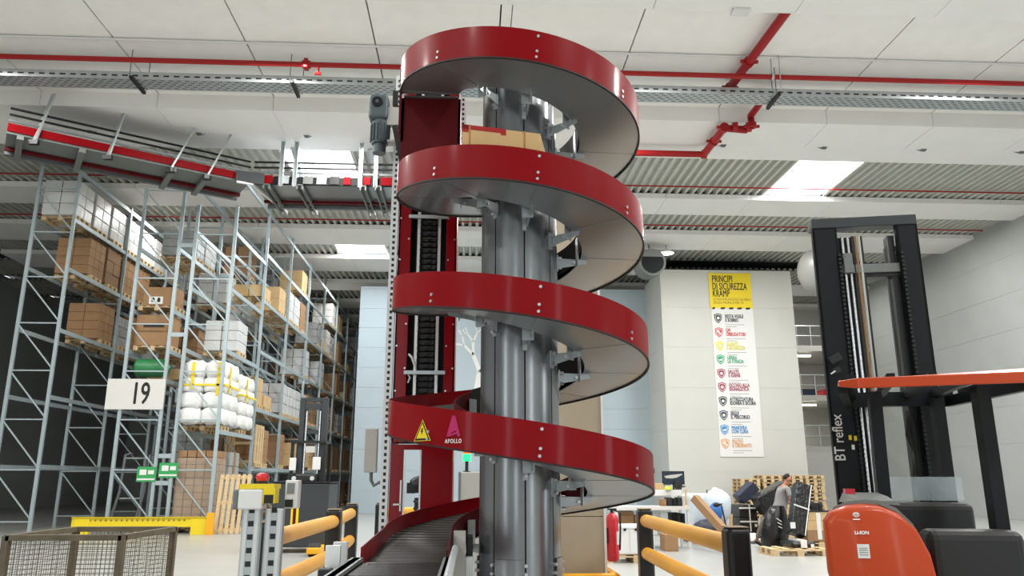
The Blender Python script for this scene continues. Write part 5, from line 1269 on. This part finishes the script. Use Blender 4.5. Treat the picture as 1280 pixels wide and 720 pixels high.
b = MB(); b.tube([(xg + .42, MYY + .1, 1.5), (xg + .45, MYY + .08, 1.75), (xg + .41, MYY + .08, 1.9), (xg + .44, MYY + .1, 2.1)], .03, 8); b.build('hose', 'black', ot, smooth=50)
b = MB(); b.bx(xg + .03, xg + .1, MYY - .02, MYY + .04, mz1 - .45, mz1 - .28); b.blob((xg + .05, MYY, mz1 - .3), .03, .03, .03, 1); b.build('pulley_block', 'truck_trim', ot)
b = MB(); b.bar((ml0 + .03, MYY - .03, OZ(452, MYY)), (ml0 + .12, MYY - .03, OZ(445, MYY)), .02, .07); b.bar((ml0 + .05, MYY - .05, OZ(466, MYY)), (ml0 + .1, MYY - .05, OZ(462, MYY)), .02, .05); b.build('work_lamp', 'black', ot, bevel=.006)
b = MB(); b.bar((ml0 + .025, MYY - .055, OZ(468, MYY)), (ml0 + .06, MYY - .055, OZ(464.5, MYY)), .012, .012); b.build('lamp_strip', 'white', ot)
for dx, py, m_ in ((.125, 546, 'yellow'), (.165, 547, 'yellow'), (.14, 558, 'white')):
    b = MB(); b.bx(ml0 + dx, ml0 + dx + .022, MYY - .004, MYY, OZ(py + 4, MYY), OZ(py - 2, MYY)); b.build('sticker', m_, ot)
Mv = Matrix.Translation((OX(1048.5, MYY, 548), MYY - .004, OZ(547, MYY, 1050))) @ Matrix.Rotation(R(90), 4, 'X') @ Matrix.Rotation(R(90), 4, 'Z')
text('lettering', 'BT reflex', .115, Mv, 'grey_light', ot, sx=.86, bold=.001)
# lettering and label on the shell
fz = RY - .004
text('lettering', 'Li-ION', .027, Matrix.Translation((OX(1077, RY, 666), fz, OZ(666, RY, 1077))) @ Matrix.Rotation(R(90), 4, 'X'), 'text_white', ot, sx=1.05, bold=.001)
lx, lz = OX(1070, RY, 645), OZ(645, RY, 1070)
b = MB()
for rx_, rz_, dz in ((.018, .012, .008), (.007, .012, .006), (.011, .006, .012)):
    n_ = 20
    for i in range(n_):
        a, c = 2 * math.pi * i / n_, 2 * math.pi * (i + 1) / n_
        b.bar((lx + rx_ * math.cos(a), fz, lz + dz + rz_ * math.sin(a)), (lx + rx_ * math.cos(c), fz, lz + dz + rz_ * math.sin(c)), .003, .0025, (0, 1, 0))
b.bx(lx - .02, lx + .02, fz - .001, fz + .002, lz - .022, lz - .016)
b.build('emblem', 'text_white', ot)
b = MB(); b.bx(OX(1072, RY, 690), OX(1087, RY, 690), fz - .001, fz + .004, OZ(697.5, RY), OZ(680, RY)); lb = b.build('paper_label', 'white', ot)
b = MB()
for py in (684.5, 687, 690, 693): b.bx(OX(1074, RY, 690), OX(1085 - (py % 3), RY, 690), fz - .003, fz, OZ(py + .7, RY), OZ(py, RY))
b.build('label_print', 'text_grey', lb)
# windscreen
b = MB(); x = OX(1103, RY + 1.0, 610); b.bx(x, x + .6, RY + 1.16, RY + 1.17, OZ(626, RY + 1), OZ(596, RY + 1)); b.build('windscreen', 'glass', ot)

# ================================================================ WORKER bending over the black packages
def skin(name, m, chains, parent, sub=2):
    """chains: list of lists of (point, radius); shared first points are merged. One continuous skinned body."""
    me = bpy.data.meshes.new(name); verts, radii, edges, idx = [], [], [], {}
    def vid(p, r):
        k = tuple(round(c, 4) for c in p)
        if k not in idx: idx[k] = len(verts); verts.append(k); radii.append(r)
        return idx[k]
    for ch in chains:
        ids = [vid(p, r) for p, r in ch]
        edges += [(a, c) for a, c in zip(ids, ids[1:])]
    me.from_pydata(verts, edges, []); o = bpy.data.objects.new(name, me); COL.objects.link(o); o.parent = parent; me.materials.append(MATS[m])
    md = o.modifiers.new('skin', 'SKIN'); md.use_smooth_shade = True
    for i, r in enumerate(radii):
        rr_ = r if isinstance(r, tuple) else (r, r); me.skin_vertices[0].data[i].radius = rr_; me.skin_vertices[0].data[i].use_root = (i == 0)
    sb = o.modifiers.new('subsurf', 'SUBSURF'); sb.levels = sb.render_levels = sub
    ROOT[o.name] = Vector(); return o
PX = P(974.5, 640, Y=18.75)
pw = thing('person', 'person in grey t-shirt and trousers bending over the black package', 'person', (PX.x, 18.75, 0))
# local frame: x to the right of the picture, y away, z up; facing +x
hip = (0, 0, .86); waist = (.05, 0, 1.0); chest = (.11, 0, 1.22); shl = (.15, 0, 1.36); neck = (.19, 0, 1.43); head0 = (.24, 0, 1.5); head1 = (.265, 0, 1.585)
def hand(w, d, side):
    """palm and five bent fingers around direction d"""
    w = Vector(w); d = Vector(d).normalized(); s = Vector((0, 1, 0)); nrm = d.cross(s).normalized(); out = []
    k = w + d * .09
    for i, (o_, L) in enumerate(((-.033, .07), (-.011, .08), (.012, .075), (.034, .058))):
        base = k + s * o_; out.append([(tuple(w), .026), (tuple(w + d * .05 + s * o_ * .7), .018), (tuple(base), .012), (tuple(base + d * L * .5 - nrm * .015), .0095), (tuple(base + d * L * .8 - nrm * .045), .008)])
    t_ = w + d * .03 + s * side * .03; out.append([(tuple(w), .026), (tuple(t_), .014), (tuple(t_ + d * .04 + s * side * .02 - nrm * .02), .011), (tuple(t_ + d * .065 + s * side * .012 - nrm * .04), .009)])
    return out
ch = [[(hip, (.13, .16)), (waist, (.11, .145)), (chest, (.12, .17)), (shl, (.09, .14)), (neck, .055), (head0, (.075, .07)), (head1, (.088, .075)), ((.27, 0, 1.65), (.07, .062))]]
ch.append([(head0, (.075, .07)), ((.325, 0, 1.49), (.035, .032))])                      # jaw and chin
ch.append([(head1, (.088, .075)), ((.365, 0, 1.565), (.016, .012))])                    # nose
arms = {}
for sd in (-1, 1):
    sh = (.16, sd * .19, 1.34); el = (.22 + .02 * sd, sd * .24, 1.08); wr = (.4, sd * .13, .94 + .02 * sd)
    ch.append([(shl, (.09, .14)), (sh, .062), (tuple(Vector(sh).lerp(Vector(el), .5)), .052), (el, .042), (tuple(Vector(el).lerp(Vector(wr), .4)), .041), (wr, .027)])
    ch += hand(wr, (.8, -.1 * sd, -.45), -sd); arms[sd] = (sh, el, wr)
legs = {-1: ((0, -.1, .82), (.1, -.12, .46), (.02, -.12, .08), (.13, -.13, .05)), 1: ((0, .1, .82), (-.36, .1, .62), (-.5, .3, .16), (-.4, .31, .06))}
for sd, (hj, kn, an, toe) in legs.items():
    ch.append([(hip, (.13, .16)), (hj, .088), (tuple(Vector(hj).lerp(Vector(kn), .5)), .076), (kn, .056), (tuple(Vector(kn).lerp(Vector(an), .35)), .055), (an, .036), (toe, .038)])
skin('body', 'skin', ch, pw, 2)
sc2 = [[((-.01, 0, .8), (.16, .19)), ((.0, 0, .9), (.155, .185)), (waist, (.128, .165)), (chest, (.137, .188)), (shl, (.105, .155)), ((.185, 0, 1.41), (.07, .075))]]
for sd in (-1, 1):
    sh, el, wr = arms[sd]; sc2.append([(shl, (.105, .155)), (sh, .078), (tuple(Vector(sh).lerp(Vector(el), .5)), .068), (tuple(Vector(sh).lerp(Vector(el), .68)), .066)])
skin('t_shirt', 'shirt', sc2, pw, 2)
tr = [[((.02, 0, .98), (.125, .158)), ((-.005, 0, .84), (.148, .178))]]
for sd, (hj, kn, an, toe) in legs.items():
    tr.append([((-.005, 0, .84), (.148, .178)), (hj, .1), (tuple(Vector(hj).lerp(Vector(kn), .5)), .09), (kn, .075), (tuple(Vector(kn).lerp(Vector(an), .4)), .07), (tuple(Vector(kn).lerp(Vector(an), .9)), .06)])
skin('trousers', 'trousers', tr, pw, 2)
for sd, (hj, kn, an, toe) in legs.items():
    skin('shoe', 'black', [[((an[0] - .05, an[1], an[2] - .02), .042), (toe, .045), ((toe[0] + .08, toe[1], max(.04, toe[2] - .015)), .036)]], pw, 2)
skin('hair', 'hair', [[((.2, 0, 1.555), (.06, .072)), ((.225, 0, 1.62), (.075, .083)), ((.265, 0, 1.66), (.07, .07)), ((.315, 0, 1.655), (.04, .05))]], pw, 2)
for sd in (-1, 1):
    b = MB(); b.blob((.245, sd * .08, 1.555), .022, .012, .033, 2); b.build('ear', 'skin', pw, local=True, smooth=60)
    b = MB(); b.blob((.335, sd * .03, 1.588), .012, .014, .009, 2); b.build('eye', 'black', pw, local=True, smooth=60)
b = MB(); b.bx(.345, .357, -.022, .022, 1.515, 1.521); b.build('mouth', 'carton_dark', pw, local=True)
